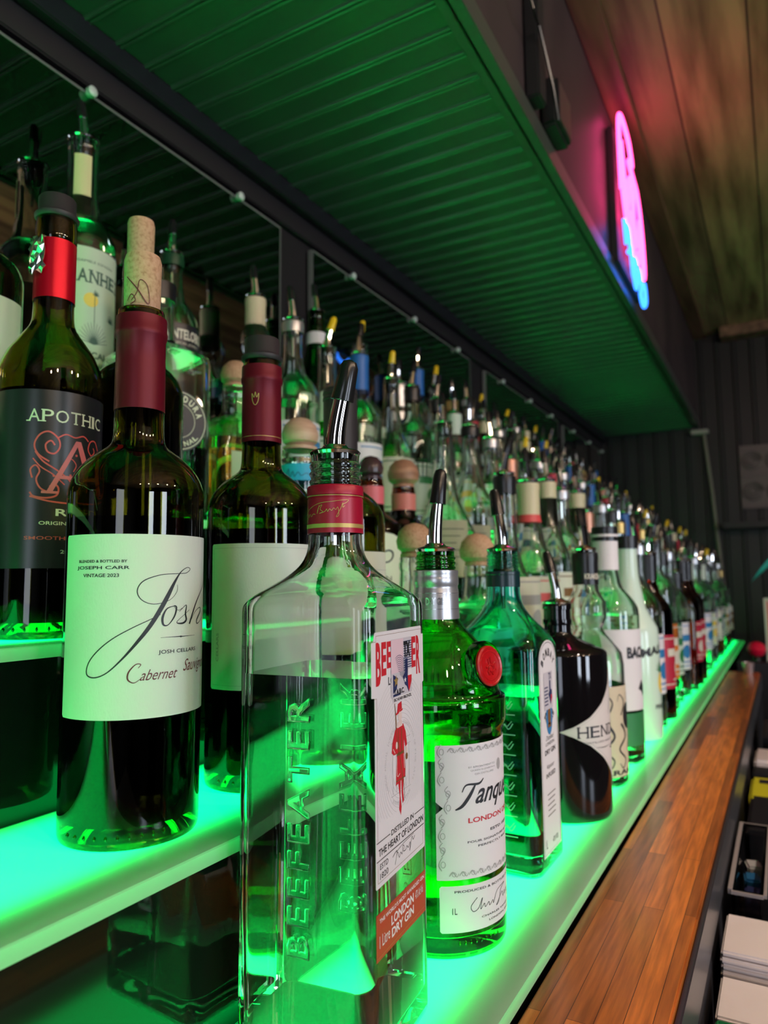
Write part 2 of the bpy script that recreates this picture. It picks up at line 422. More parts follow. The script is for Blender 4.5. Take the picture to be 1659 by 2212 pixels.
# ------------------------------------------------------------------ room shell
YF, XW, ZC = 3.75, -0.80, 1.20
def struct(name, mb, mat, smooth=False): return tag(mb.build(name, mat, None, smooth), kind='structure')
corr = pbr('black_corrugated_metal', (0.02, 0.021, 0.02), 0.42, 0.3)
fl = pbr('dark_floor_tile', (0.03, 0.025, 0.022), 0.4); noise_col(fl, [(0.02, 0.016, 0.014), (0.05, 0.04, 0.035)], 3)
struct('floor', MB().box(XW-.1, 3.5, -3.1, YF+.1, -1.30, -1.25), fl)
wd = bpy.data.materials.new('ceiling_boards'); wd.use_nodes = True
n, l = nodes(wd); p = n['Principled BSDF']; p.inputs['Roughness'].default_value = 0.6
tc = n.new('ShaderNodeTexCoord'); mp = n.new('ShaderNodeMapping'); mp.inputs['Scale'].default_value = (1, 1, 1)
br = n.new('ShaderNodeTexBrick'); br.offset = 0.37; br.inputs['Scale'].default_value = 1
br.inputs['Brick Width'].default_value = 6.0; br.inputs['Row Height'].default_value = 0.165; br.inputs['Mortar Size'].default_value = 0.0025
br.inputs['Color1'].default_value = (0.42, 0.27, 0.13, 1); br.inputs['Color2'].default_value = (0.28, 0.19, 0.10, 1); br.inputs['Mortar'].default_value = (0.06, 0.035, 0.02, 1)
sw = n.new('ShaderNodeCombineXYZ'); sp = n.new('ShaderNodeSeparateXYZ')
nz = n.new('ShaderNodeTexNoise'); mp2 = n.new('ShaderNodeMapping'); mp2.inputs['Scale'].default_value = (9, 0.9, 1); nz.inputs['Scale'].default_value = 2.2; nz.inputs['Detail'].default_value = 7
rp = n.new('ShaderNodeValToRGB'); rp.color_ramp.elements[0].position = .33; rp.color_ramp.elements[0].color = (.35, .3, .25, 1); rp.color_ramp.elements[1].position = .62; rp.color_ramp.elements[1].color = (1.15, 1.1, 1.05, 1)
mx = n.new('ShaderNodeMixRGB'); mx.blend_type = 'MULTIPLY'; mx.inputs[0].default_value = 1
l.new(tc.outputs['Object'], sp.inputs[0]); l.new(sp.outputs[1], sw.inputs[0]); l.new(sp.outputs[0], sw.inputs[1]); l.new(sw.outputs[0], br.inputs[0])
l.new(tc.outputs['Object'], mp2.inputs[0]); l.new(mp2.outputs[0], nz.inputs[0]); l.new(nz.outputs['Fac'], rp.inputs[0])
l.new(br.outputs[0], mx.inputs[1]); l.new(rp.outputs[0], mx.inputs[2]); l.new(mx.outputs[0], p.inputs['Base Color'])
struct('ceiling', MB().box(-0.33, 3.5, -3.1, YF+.1, ZC, ZC+.05), wd)
beam = pbr('stained_trim_board', (0.16, 0.08, 0.04), 0.55); noise_col(beam, [(0.09, 0.045, 0.02), (0.22, 0.12, 0.06)], 4, 5, (8, .8, 8))
struct('trim_1', MB().box(-0.324, -0.265, -3.0, YF, ZC-.014, ZC, .002), beam)
struct('trim_2', MB().box(-0.20, 3.4, YF-.10, YF, ZC-.05, ZC, .003), beam)
struct('wall_left', MB().box(XW-.05, -0.785, -3.1, YF+.05, -1.25, ZC+.05), dull)
struct('wall_near', MB().box(XW, 0.45, -3.05, -3.0, -1.25, ZC).box(1.35, 3.45, -3.05, -3.0, -1.25, ZC).box(0.45, 1.35, -3.05, -3.0, 0.9, ZC), dull)
struct('wall_right', MB().box(3.40, 3.45, -3.0, -1.26, -1.25, ZC).box(3.40, 3.45, -.64, .24, -1.25, ZC).box(3.40, 3.45, .86, YF, -1.25, ZC).box(3.40, 3.45, -1.26, .86, -1.25, -.52).box(3.40, 3.45, -1.26, .86, .82, ZC), dull)
for i, (y0, y1) in enumerate(((-1.26, -.64), (.24, .86))):  # assumed window frames, out of view, around the added daylight lights
    struct('assumed_window_%d' % (i+1), MB().box(3.39, 3.46, y0, y0+.035, -.52, .82).box(3.39, 3.46, y1-.035, y1, -.52, .82).box(3.39, 3.46, y0, y1, -.52, -.48).box(3.39, 3.46, y0, y1, .78, .82).box(3.40, 3.45, y0, y1, .13, .16), dull)
struct('assumed_door_1', MB().box(.45, .50, -3.06, -2.98, -1.25, .9).box(1.30, 1.35, -3.06, -2.98, -1.25, .9).box(.45, 1.35, -3.06, -2.98, .85, .9).box(.45, 1.35, -3.06, -2.98, -1.25, -.75), dull)  # assumed entrance frame, unseen, around the added light behind the camera
# far wall of ribbed dark metal
mb = MB(); prof = []; x = -0.79
while x < 3.45:
    for dx_, dd in ((0, 0), (.03, 0), (.036, .009), (.046, .009), (.052, 0)): prof.append((x+dx_, YF-dd))
    x += 0.075
vs = [(a, b, z) for z in (-1.25, ZC) for a, b in prof]; k = len(prof)
vs += [(prof[0][0], YF+.05, -1.25), (prof[-1][0], YF+.05, -1.25), (prof[0][0], YF+.05, ZC), (prof[-1][0], YF+.05, ZC)]
fs = [(i, i+1, k+i+1, k+i) for i in range(k-1)]+[(2*k, 2*k+1, 2*k+3, 2*k+2)]
struct('wall_far', mb.add(vs, fs), corr)
# bulkhead over the bottles: ribbed soffit, front board, fascia
soff = pbr('satin_dark_paint', (0.055, 0.065, 0.055), 0.30, spec=0.8)
ZS = 0.75
pr = []; y = -1.2
while y < YF:
    for a, d in ((0, 0), (.034, 0), (.0355, .0035), (.0375, .0045), (.0395, .0035), (.041, .0), (.0425, .0035), (.0445, .0045), (.0465, .0035), (.048, 0)): pr.append((y+a, ZS-d))
    y += 0.051
k = len(pr)
vs = [(xx, a, b) for xx in (-.785, -.352) for a, b in pr]+[(-.785, pr[0][0], ZS+.02), (-.785, pr[-1][0], ZS+.02), (-.352, pr[0][0], ZS+.02), (-.352, pr[-1][0], ZS+.02)]
fs = [(i, i+1, k+i+1, k+i) for i in range(k-1)]+[(2*k, 2*k+1, 2*k+3, 2*k+2)]
tag(raw('trim_3', vs, fs, soff, None, True, 25), kind='structure')
struct('trim_4', MB().box(-.352, -.338, -1.2, YF, ZS-.004, ZS+.02, .001), soff)
struct('trim_5', MB().box(-.338, -.334, -1.2, YF, ZS+.004, ZS+.02), dull)
struct('trim_6', MB().box(-.334, -.318, -1.2, YF, ZS-.006, ZS+.03, .001), soff)
fas = pbr('smoked_panel', (0.045, 0.032, 0.034), 0.5); noise_col(fas, [(0.03, 0.022, 0.024), (0.06, 0.042, 0.042)], 5, 4, (1, 1, .5))
struct('wall_back', MB().box(-.78, -.325, -1.2, YF, ZS+.02, ZC), fas)
struct('trim_7', MB().box(-.784, -.772, -1.2, YF, .665, .680, .002).box(-.784, -.765, -1.2, YF, .715, ZS, .002), dull)

# ------------------------------------------------------------------ lit bottle steps
acr = bpy.data.materials.new('frosted_acrylic'); acr.use_nodes = True
n, l = nodes(acr); p = n['Principled BSDF']; p.inputs['Base Color'].default_value = (.46, .48, .46, 1); p.inputs['Roughness'].default_value = .25
tr = n.new('ShaderNodeBsdfTranslucent'); tr.inputs[0].default_value = (.95, .95, .95, 1); mixs = n.new('ShaderNodeMixShader'); mixs.inputs[0].default_value = .45
l.new(p.outputs[0], mixs.inputs[1]); l.new(tr.outputs[0], mixs.inputs[2]); l.new(mixs.outputs[0], n['Material Output'].inputs[0])
FX = {1: -.155, 2: -.283, 3: -.415, 4: -.547, 5: -.674, 6: -.777}
Y0, Y1 = -.75, 3.30
disp = empty('bottle_display', (-.45, 1.2, -.285), 'five stepped green glowing bottle shelves with gloss black risers', 'bottle display')
inv = Vector(disp.location)
for t in range(1, 6):
    xf, xb, z = FX[t], FX[t+1], TZ[t]
    pts = [(xb-.004, z), (xf-.0008, z), (xf, z-.0008), (xf, z-.0082), (xf-.004, z-.0086)]
    vs = [(a-inv.x, y-inv.y, b-inv.z) for y in (Y0, Y1) for a, b in pts]; k = len(pts)
    fs = [(i, i+1, k+i+1, k+i) for i in range(k-1)]
    me = bpy.data.meshes.new('step'); me.from_pydata(vs, [], fs); me.update()
    o = link('glowing_step', me, acr, disp, False); o['label'] = 'frosted white acrylic tread glowing green'
    zb = TZ[t-1] if t > 1 else -.285
    MB().box(xf-.010-inv.x, xf-.0045-inv.x, Y0-inv.y, Y1-inv.y, zb-inv.z, z-.0084-inv.z).build('riser', acryl_black, disp, False)
    for ya, yb in ((Y1-.004, Y1), (Y0, Y0+.004)): MB().box(xb-inv.x, xf-.0045-inv.x, ya-inv.y, yb-inv.y, -.285-inv.z, z-.009-inv.z).build('end_panel', acryl_black, disp, False)
    wdt = (xf-.031)-(xb+.004)
    area('step_light', (xf-.031-wdt/2-inv.x, (Y0+Y1)/2-inv.y, z-.0085-inv.z), (PI, 0, 0), wdt, Y1-Y0-.02, LED_W, LED, disp)

# ------------------------------------------------------------------ mirrors
mir = pbr('tinted_mirror', (0.26, 0.27, 0.26), 0.015, 1.0)
edge = pbr('polished_glass_edge', (0.16, 0.17, 0.16), 0.25)
for i, (a, b, nm) in enumerate(((-1.1, .995, 'nearest wide'), (1.10, 1.90, 'middle'), (2.03, 2.84, 'farther'), (2.93, 3.6, 'farthest'))):
    r = empty('wall_mirror', (-.775, (a+b)/2, .185), nm+' frameless mirror panel on the dark wall behind the back row of bottles', 'mirror', 'mirror panels behind the bottles')
    h = (b-a)/2
    MB().box(-.004, .006, -h, h, .001, .463).build('mirror_glass', mir, r, False)
    MB().box(-.004, .0065, -h-.0015, h+.0015, .463, .4665).box(-.004, .0065, -h-.0025, -h, 0, .4665).box(-.004, .0065, h, h+.0025, 0, .4665).build('polished_edge', edge, r, False)
    c = a+.18 if i else .582-.9
    ys = [.582-.6, .582-.3, .582, .878] if i == 0 else [a+.14, a+.43, a+.70]
    for y_ in ys:
        MB().loft([(.0, .005), (.003, .007), (.010, .007), (.012, .0045)], 4).build('clip', pbr('clip_caught_light', (.55,.62,.58), .3), r).matrix_local = Matrix.Translation((.006, y_-(a+b)/2, .4655)) @ Matrix.Rotation(R(90), 4, 'Y')  # pale green puts the light the clear clips catch into their colour
print('setting done')
# ------------------------------------------------------------------ back bar: cabinet, wood counter, drop-in station
cab = empty('back_bar_cabinet', (-.43, 1.0, -1.25), 'dark back bar cabinet under the glowing bottle shelves', 'cabinet')
def CB(mb_, *a): return mb_.box(a[0]+.43, a[1]+.43, a[2]-1.0, a[3]-1.0, a[4]+1.25, a[5]+1.25, *a[6:])
CB(CB(MB(), -.783, -.160, -.8, 3.4, -1.25, -.286), -.160, -.080, -.8, 2.30, -1.25, -.286).build('body', dull, cab, False)
steel_dk = pbr('dark_brushed_steel', (0.16, 0.16, 0.17), 0.32, 0.8); bump_noise(steel_dk, 40, .1, .0005, stretch=(1, .05, 1))
CB(MB(), -.0730, -.0690, -.8, 2.30, -.306, -.266, .001).build('edge_strip', steel_dk, cab, False)
CB(MB(), -.0795, -.0715, -.8, 2.30, -.80, -.308).build('front_panel', dull, cab, False)
bt = bpy.data.materials.new('butcher_block'); bt.use_nodes = True
n, l = nodes(bt); p = n['Principled BSDF']; p.inputs['Roughness'].default_value = 0.28; p.inputs['Coat Weight'].default_value = .15; p.inputs['Coat Roughness'].default_value = .15
tc = n.new('ShaderNodeTexCoord'); sp = n.new('ShaderNodeSeparateXYZ'); cb = n.new('ShaderNodeCombineXYZ'); br = n.new('ShaderNodeTexBrick')
br.offset = .41; br.inputs['Scale'].default_value = 1; br.inputs['Brick Width'].default_value = .30; br.inputs['Row Height'].default_value = .0155
br.inputs['Mortar Size'].default_value = .0002; br.inputs['Mortar'].default_value = (.05, .018, .008, 1); br.inputs['Bias'].default_value = 0
br.inputs['Color1'].default_value = (1.0, .31, .05, 1); br.inputs['Color2'].default_value = (.30, .095, .028, 1)
l.new(tc.outputs['Object'], sp.inputs[0]); l.new(sp.outputs[1], cb.inputs[0]); l.new(sp.outputs[0], cb.inputs[1]); l.new(cb.outputs[0], br.inputs[0])
mp2 = n.new('ShaderNodeMapping'); mp2.inputs['Scale'].default_value = (1, .06, 1); nz = n.new('ShaderNodeTexNoise'); nz.inputs['Scale'].default_value = 260; nz.inputs['Detail'].default_value = 6
rp = n.new('ShaderNodeValToRGB'); rp.color_ramp.elements[0].position = .35; rp.color_ramp.elements[0].color = (.55, .5, .45, 1); rp.color_ramp.elements[1].position = .65; rp.color_ramp.elements[1].color = (1.1, 1.1, 1.1, 1)
mx = n.new('ShaderNodeMixRGB'); mx.blend_type = 'MULTIPLY'; mx.inputs[0].default_value = .8
l.new(tc.outputs['Object'], mp2.inputs[0]); l.new(mp2.outputs[0], nz.inputs[0]); l.new(nz.outputs['Fac'], rp.inputs[0]); l.new(br.outputs[0], mx.inputs[1]); l.new(rp.outputs[0], mx.inputs[2]); l.new(mx.outputs[0], p.inputs['Base Color'])
wc = MB().box(-.0403, .0403, -1.5, 1.55, 0, .0235, .0015).build('wood_countertop', bt, None, True, 30)
wc.location = (-.1137, .75, -.2855); tag(wc, 'narrow butcher-block wooden ledge of orange and brown staves', 'countertop')

# station with supplies below the ledge
ZL = -.44
st = empty('bar_station', (.28, 1.2, -1.25), 'dark metal bar station holding supplies below the wooden ledge', 'counter')
MB().box(-.348, .35, -2.0, 1.3, .0, .80).build('body', dull, st, False)
MB().box(-.348, .35, -2.0, 1.3, .801, .81, .002).build('top', steel_dk, st, True)
napk = pbr('napkin_paper', (.88, .80, .80), .9); bump_noise(napk, 30, .5, .003)
def napkins(x0, x1, y0, y1, z0, z1, label, cnt=16):
    r = empty('napkin_stack', ((x0+x1)/2, (y0+y1)/2, z0), label, 'napkins', 'stacked white napkins')
    a, b = (x1-x0)/2, (y1-y0)/2; h = (z1-z0)/cnt
    mb = MB()
    for i in range(cnt):
        j = random.uniform(-.0008, .0008); k = random.uniform(-.0012, .0012)
        mb.box(-a+j, a+j, -b+k, b+k, i*h, i*h+h*.86, h*.3)
    mb.build('folded_sheets', napk, r, True)
napkins(-.064, .07, .615, .678, ZL, -.325, 'stack of white paper napkins just beyond the green tray, nearer of the two bare stacks', 22)
napkins(-.064, .07, .688, .765, ZL, -.310, 'stack of white paper napkins beside the ledge, farther of the two bare stacks', 24)
gt = empty('green_tray', (-.006, .550, ZL), 'green plastic tray filled with white napkins at the bottom right corner', 'tray')
gp = pbr('green_plastic', (.02, .22, .07), .35)
MB().box(-.056, .034, -.055, .055, 0, .003, .001).box(-.056, -.053, -.055, .055, 0, .118, .001).box(.031, .034, -.055, .055, 0, .118, .001).box(-.056, .034, .052, .055, 0, .118, .001).box(-.056, .034, -.055, -.052, 0, .06, .001).build('tray_body', gp, gt, True)
r = empty('napkin_stack', (-.008, .548, ZL+.0035), 'white napkins standing inside the green plastic tray', 'napkins')
mb = MB()
for i in range(17): mb.box(-.038+i*.0040, -.0346+i*.0040, -.047, .047, 0, .108+random.uniform(-.002, .002), .0008)
mb.build('folded_sheets', napk, r, True)
smoky = glass('smoky_plastic', (.85, .83, .82), 1.45, .05)
def openbox(name, x0, x1, y0, y1, z0, z1, mat, label, cat, t=.003, lip=True):
    r = empty(name, ((x0+x1)/2, (y0+y1)/2, z0), label, cat); a, b, h = (x1-x0)/2, (y1-y0)/2, z1-z0
    mb = MB().box(-a, a, -b, b, 0, t).box(-a, -a+t, -b, b, t, h).box(a-t, a, -b, b, t, h).box(-a+t, a-t, -b, -b+t, t, h).box(-a+t, a-t, b-t, b, t, h)
    mb.build('walls', mat, r, False)
    if lip: MB().box(-a-.003, -a+.001, -b, b, h-.004, h+.001).box(a-.001, a+.003, -b, b, h-.003, h).box(-a, a, -b-.003, -b+.001, h-.003, h).box(-a, a, b-.001, b+.003, h-.003, h).build('rim', pbr('clear_rim', (.40,.36,.36), .25), r, False)
    return r
openbox('clear_bin', -.062, -.034, .80, 1.02, ZL, -.302, smoky, 'clear smoky plastic bin with a rim holding sachets below the ledge', 'bin')
for i, (x, y, c, nm, lb) in enumerate(((-.046, .86, I_navy, 'sugar_packet', 'blue sachet lying in the clear plastic bin'), (-.048, .90, I_blue, 'sugar_packet', 'bright blue sachet leaning in the clear plastic bin'), (-.048, .94, I_white, 'sugar_packet', 'white sachet lying in the clear plastic bin'))):
    o = MB().box(-.008, .008, -.012, .012, 0, .115, .002).build(nm, c, None, True); o.location = (x, y, ZL+.0035+i*.0); o.rotation_euler = (0, 0, i*.1); tag(o, lb, 'packet')
cloth = pbr('denim_blue_cloth', (.03, .07, .17), .85); bump_noise(cloth, 90, .6, .002)
o = MB().loft([(0, .04, .5, .05), (.05, .042, .5, .052), (.105, .036, .6, .046), (.118, .02, .7, .03)], 6).build('folded_cloth', cloth, None, True); o.location = (.020, .86, ZL); tag(o, 'folded dark blue cloth beside the clear plastic bin', 'cloth')
o = MB().box(-.07, .07, -.085, .085, 0, .125, .004).build('black_box', pbr('black_card', (.01, .01, .012), .45), None, True); o.location = (.010, 1.12, ZL); tag(o, 'plain black box between the clear bin and the yellow pack', 'box')
ye = empty('yellow_pack', (.006, 1.285, ZL), 'bright yellow flat pack with black printing beyond the black box', 'pack')
MB().box(-.07, .09, -.06, .06, 0, .118, .004).build('carton', pbr('yellow_card', (.70, .68, .02), .45), ye, True)
i_ = Ink().rect(-.058, -.034, .02, .045); i_.build('printing', I_black, ye, lambda u, v: (u, v, .1184))
o = MB().box(-.07, .1, -.03, .03, 0, .118, .003).build('black_binder', pbr('black_card2', (.014, .014, .016), .4), None, True); o.location = (.006, 1.39, ZL); tag(o, 'black slab standing between the yellow pack and the white pad', 'binder')
o = MB().box(-.07, .1, -.05, .05, 0, .122, .004).build('white_pad', napk, None, True); o.location = (.006, 1.50, ZL); tag(o, 'white paper pad lying beyond the yellow pack', 'pad')
pt = empty('black_printer', (.035, 1.72, ZL), 'black receipt printer at the far end of the station', 'printer')
MB().box(-.09, .1, -.11, .11, 0, .14, .01).build('housing', pbr('black_abs', (.012, .012, .013), .35), pt, True)
MB().box(-.05, .07, -.115, -.108, .05, .075, .001).build('paper_slot', I_grey, pt, False)
# clutter at the end of the ledge
rg = empty('cash_register', (-.035, 2.72, -1.25), 'dark cash register cabinet at the far end of the wooden ledge', 'register')
MB().box(-.11, .30, -.19, .5, 0, .99, .004).build('cabinet', pbr('black_abs2', (.010, .010, .011), .4), rg, True)
MB().box(-.02, .28, .10, .40, .9905, 1.08, .012).build('keyboard_housing', I_black, rg, True)
tub = empty('steel_tumbler', (-.10, 2.26, -.2620), 'small pale tumbler standing at the far end of the ledge', 'tumbler')
solid(tub, 'cup_body', [(0, .012), (.03, .016), (.031, .015), (.004, .011)], pbr('rose_steel', (.5, .36, .34), .3, .6))
bal = empty('red_ball_ornament', (-.088, 2.60, -.2590), 'glossy red round ornament on a stand at the right edge beyond the ledge', 'ornament')
solid(bal, 'ball', [(.012, .008), (.02, .022), (.036, .028), (.052, .022), (.060, .008)], pbr('red_gloss', (.8, .01, .05), .2)); solid(bal, 'foot', [(0, .012), (.004, .012), (.012, .006)], rubber)
# far right: green plant leaf with turquoise light put into its colour, menu card, tin tile picture
pl = empty('potted_plant', (-.055, 2.68, -.1595), 'leaf coloured turquoise as if lit, reaching in at the right edge of the view', 'plant')
tq = pbr('leaf_turquoise_light', (.02, .45, .36), .5)
vs = []; fs = []
for i in range(9):
    t = i/8; wv = .018*math.sin(PI*min(t*1.05, 1))**.7; c = Vector((-.035+.10*(1-t)+.0, .0, .10+.055*math.sin(t*2.2)+.0)) if False else Vector((.07-.11*t, 0, .255-.06*t-.045*t*t))
    vs += [c+Vector((.3*wv, 0, wv)), c+Vector((0, .008, 0)), c+Vector((-.3*wv, 0, -wv)), c+Vector((0, .004, 0))]
for i in range(8):
    for q in range(4): fs.append((4*i+q, 4*i+(q+1) % 4, 4*i+4+(q+1) % 4, 4*i+4+q))
raw('leaf', vs, fs, tq, pl, True, 60); MB().tube([(.085, .004, -.10), (.09, .004, .1), (.07, .004, .255)], .003, 8).build('stem', tq, pl); solid(pl, 'pot', [(-.0995, .03), (-.03, .038), (-.03, .034), (-.09, .028)], rubber).location = (.085, 0, 0)
cardm = pbr('card_board_white', (.6, .62, .5), .6)
mc = empty('menu_card', (-.002, 2.60, -.2600), 'upright pale menu card with a red stripe at the right edge', 'card')
MB().box(-.058, .045, -.0015, .0015, 0, .20).build('card', cardm, mc, False); Ink().rect(-.050, -.044, .03, .19).build('stripe', I_coral, mc, lambda u, v: (u, -.0018, v))
pic = empty('tin_tile_picture', (-.02, YF-.0105, .33), 'pressed tin tile panel with raised scrollwork on the far dark wall', 'wall panel')
tin = pbr('aged_tin', (.11, .095, .09), .45, .5)
mb = MB().box(-.13, .20, -.008, 0, 0, .30)
for iz in range(2):
    for ix in range(3):
        cx, cz = -.08+ix*.10, .08+iz*.145
        for rr in (.042, .030, .016):
            mb.tube([(cx+rr*math.cos(R(a)), -.010, cz+rr*math.sin(R(a))) for a in range(0, 361, 24)], .004, 6, False)
    mb.box(-.13, .20, -.016, -.008, .005+iz*.145, .016+iz*.145, .002)
mb.build('tile', tin, pic)
ph = MB().tube([(0, 0, 0), (.014, 0, .25), (.030, 0, .52), (.052, 0, .80)], .009, 10).build('wall_conduit', pbr('olive_conduit', (.16, .15, .11), .5), None); ph.location = (-.245, YF-.03, -.10)
ph.scale = (-1, 1, 1); tag(ph, 'thin pale conduit running down the far ribbed wall', 'conduit')
o = MB().box(-.04, .04, -.02, .02, 0, .022, .004).build('conduit_box', pbr('pale_box', (.3, .29, .25), .5), None); o.location = (-.315, YF-.030, .703); tag(o, 'small pale junction box at the top of the far wall conduit', 'box')
lg = MB().box(-.05, .9, -.12, 0, 0, .03, .003).build('wall_ledge', dull, None); lg.location = (-.18, YF-.01, .235); tag(lg, 'thin dark ledge on the far wall under the tin tile panel', 'ledge')

# fascia hardware
cdt = MB().box(-.012, .012, -.020, .020, 0, .38, .003).build('fascia_strap', dull, None); cdt.location = (-.311, 1.085, ZS+.035); tag(cdt, 'dark vertical strap fixed to the fascia above the soffit edge', 'strap')
spk = empty('wall_speaker', (-.3235, 1.185, ZS+.032), 'long dark wall speaker hung on the fascia above the ribbed soffit', 'speaker')
MB().box(.0, .032, -.04, .05, 0, .09, .006).build('cabinet', pbr('speaker_black', (.012, .012, .013), .5), spk); MB().box(.0325, .034, -.032, .042, .01, .08).build('grille', steel_dk, spk, False)
wr = MB().tube([(0, -.25, .36), (.004, -.16, .27), (.002, -.08, .16), (.006, -.02, .10), (.0, .03, .11), (.004, .09, .04), (.003, .12, -.0)], .0022, 6).build('loose_cable', rubber, None); wr.location = (-.293, 1.02, ZS+.03); tag(wr, 'thin black cable sagging across the fascia', 'cable')

# ------------------------------------------------------------------ neon sign
def emit(name, col, s):
    mt = bpy.data.materials.new(name); mt.use_nodes = True; p = mt.node_tree.nodes['Principled BSDF']
    p.inputs['Base Color'].default_value = (*col, 1); p.inputs['Emission Color'].default_value = (*col, 1); p.inputs['Emission Strength'].default_value = s; return mt
npk = emit('pink_neon', (1.0, 0.05, 0.24), 7.5); nbl = emit('blue_neon', (0.03, 0.20, 1.0), 3.6)
nz_ = empty('neon_sign', (-.288, 1.70, .75), 'glowing pink and blue neon sign standing off the fascia beyond the soffit edge', 'neon sign')
nz_.scale = (1, 1.25, 1.25)
MB().box(-.036, -.018, .02, .27, .02, .30, .003).build('backing_box', dull, nz_)
def ntube(nm, pts, mat, rad=.0052, closed=False):
    q = catmull([(0.0, *p) for p in pts], 6, closed); MB().tube(q if not closed else q+[q[0]], rad, 10, not closed).build(nm, mat, nz_)
ntube('neon_tube', [(.005, .155), (.003, .24), (.008, .30), (.03, .318), (.075, .318), (.115, .305), (.14, .27), (.10, .262), (.15, .245), (.185, .235), (.215, .20), (.235, .15), (.245, .09), (.235, .06), (.215, .09), (.18, .10)], npk)
ntube('neon_tube', [(.02, .16), (.05, .11), (.09, .10), (.13, .075), (.17, .07)], npk)
ntube('neon_tube', [(.02, .26), (.04, .19), (.06, .12), (.085, .20), (.11, .225), (.13, .16), (.11, .12), (.09, .15)], npk)
ntube('neon_tube', [(.14, .215), (.135, .15), (.15, .10), (.185, .13), (.205, .18), (.20, .11)], npk)
ntube('neon_tube', [(.02, .10), (.035, .055), (.03, .09), (.06, .095), (.075, .06), (.05, .045)], nbl)
ntube('neon_tube', [(.08, .07), (.10, .015), (.12, .06), (.15, .045), (.13, .0), (.105, .015)], nbl)
ntube('neon_tube', [(.15, .04), (.175, .055), (.20, .03), (.235, .045), (.245, .01), (.21, -.01), (.18, .005), (.2, .03)], nbl)
for y_, z_ in ((.03, .24), (.14, .10), (.2, .22), (.2, .04)): MB().tube([(-.018, y_, z_), (-.004, y_, z_)], .003, 6).build('standoff', clearpl, nz_)

rd = empty('added_spot_housing', (.62, .75, ZC), 'small housing of the added unseen spot over the bar station', 'ceiling light')
MB().loft([(-.03, .045), (-.0, .05), (-.0, .042), (-.03, .038)], 8, cap=False).build('trim_ring', steel_dk, rd)
# assumed unseen pendant lamps over the bar (their reflections sparkle in the glass)
bulbm = emit('assumed_warm_bulb', (1.0, 0.72, 0.50), 210)
for i, (x, y) in enumerate(((1.05, -.75), (1.10, -.30), (1.15, .15), (1.2, .62), (1.25, 1.1))):
    r = empty('assumed_pendant_lamp', (x, y, ZC), 'assumed unseen bare warm bulb pendant, number %d from the entrance end of its row' % (i+1), 'lamp', 'assumed pendant lamps over the bar')
    MB().tube([(0, 0, 0), (0, 0, -.24)], .003, 8).build('cord', rubber, r); solid(r, 'socket', [(-.30, .016), (-.25, .018), (-.235, .006)], goldf)
    solid(r, 'bulb', [(-.385, .004), (-.380, .016), (-.36, .026), (-.335, .024), (-.305, .013), (-.3, .012)], bulbm)
print('room done')
# ================================================================== BOTTLES
def place(t, y, x=None): return (x if x is not None else TX[t], y, TZ[t]+.0003)
# ---- wine bottles
WINE = [(0, .0385), (.004, .0400), (.03, .0402), (.10, .0404), (.1981, .0404), (.2051, .0395), (.211, .0374), (.216, .0344), (.221, .030), (.2257, .0243), (.2307, .0179), (.2358, .0157), (.2509, .0150), (.3011, .0146), (.3035, .0152), (.310, .0152), (.3150, .0146), (.3188, .0141)]
def wine(root, foil, stopper='cork', glassm=wineg, fill=.185, capz0=.2535, P=WINE, torn=False, corkh=.037):
    top = P[-1][0]; s = top/.3188
    bottle_glass(root, P, glassm, .0032, .009, 14, 3, fill, winel, punt=.016)
    if foil:
        z1 = .3140*s if not torn else .300*s
        rr = [(capz0, .01545), (.285*s, .0152), (.3000*s, .0151), (.3015*s, .0160), (.3045*s, .0162), (.3060*s, .0157), (z1, .0156), (z1+.0003, .0148)]
        if torn: rr = [(capz0, .0151), (.27*s, .0150), (.285*s, .0150), (z1, .0150)]
        c = shell(root, 'foil_capsule', rr, foil, 14)
    if stopper == 'cork':
        solid(root, 'cork', [(top-.020, .0092), (top-.001, .0098), (top+.001, .0112), (top+corkh*.9, .0116), (top+corkh, .0106), (top+corkh+.0008, .008)], cork)
    else:
        solid(root, 'rubber_stopper', [(top-.012, .0095), (top-.0005, .0095), (top+.0, .0150), (top+.0015, .0162), (top+.0035, .0162), (top+.0045, .0148), (top+.006, .0136), (top+.017, .0138), (top+.0185, .0128)], matterub)
    return s
def dots(root, rad, z, mat, a0, n, st):
    mb = MB()
    for i in range(n):
        a = R(a0+i*st); mb.tube([((rad-.0004)*math.cos(a), (rad-.0004)*math.sin(a), z-.0016), ((rad+.0003)*math.cos(a), (rad+.0003)*math.sin(a), z), ((rad-.0004)*math.cos(a), (rad-.0004)*math.sin(a), z+.0016)], [.0003, .0009, .0003], 6)
    mb.build('punt_dots', mat, root)

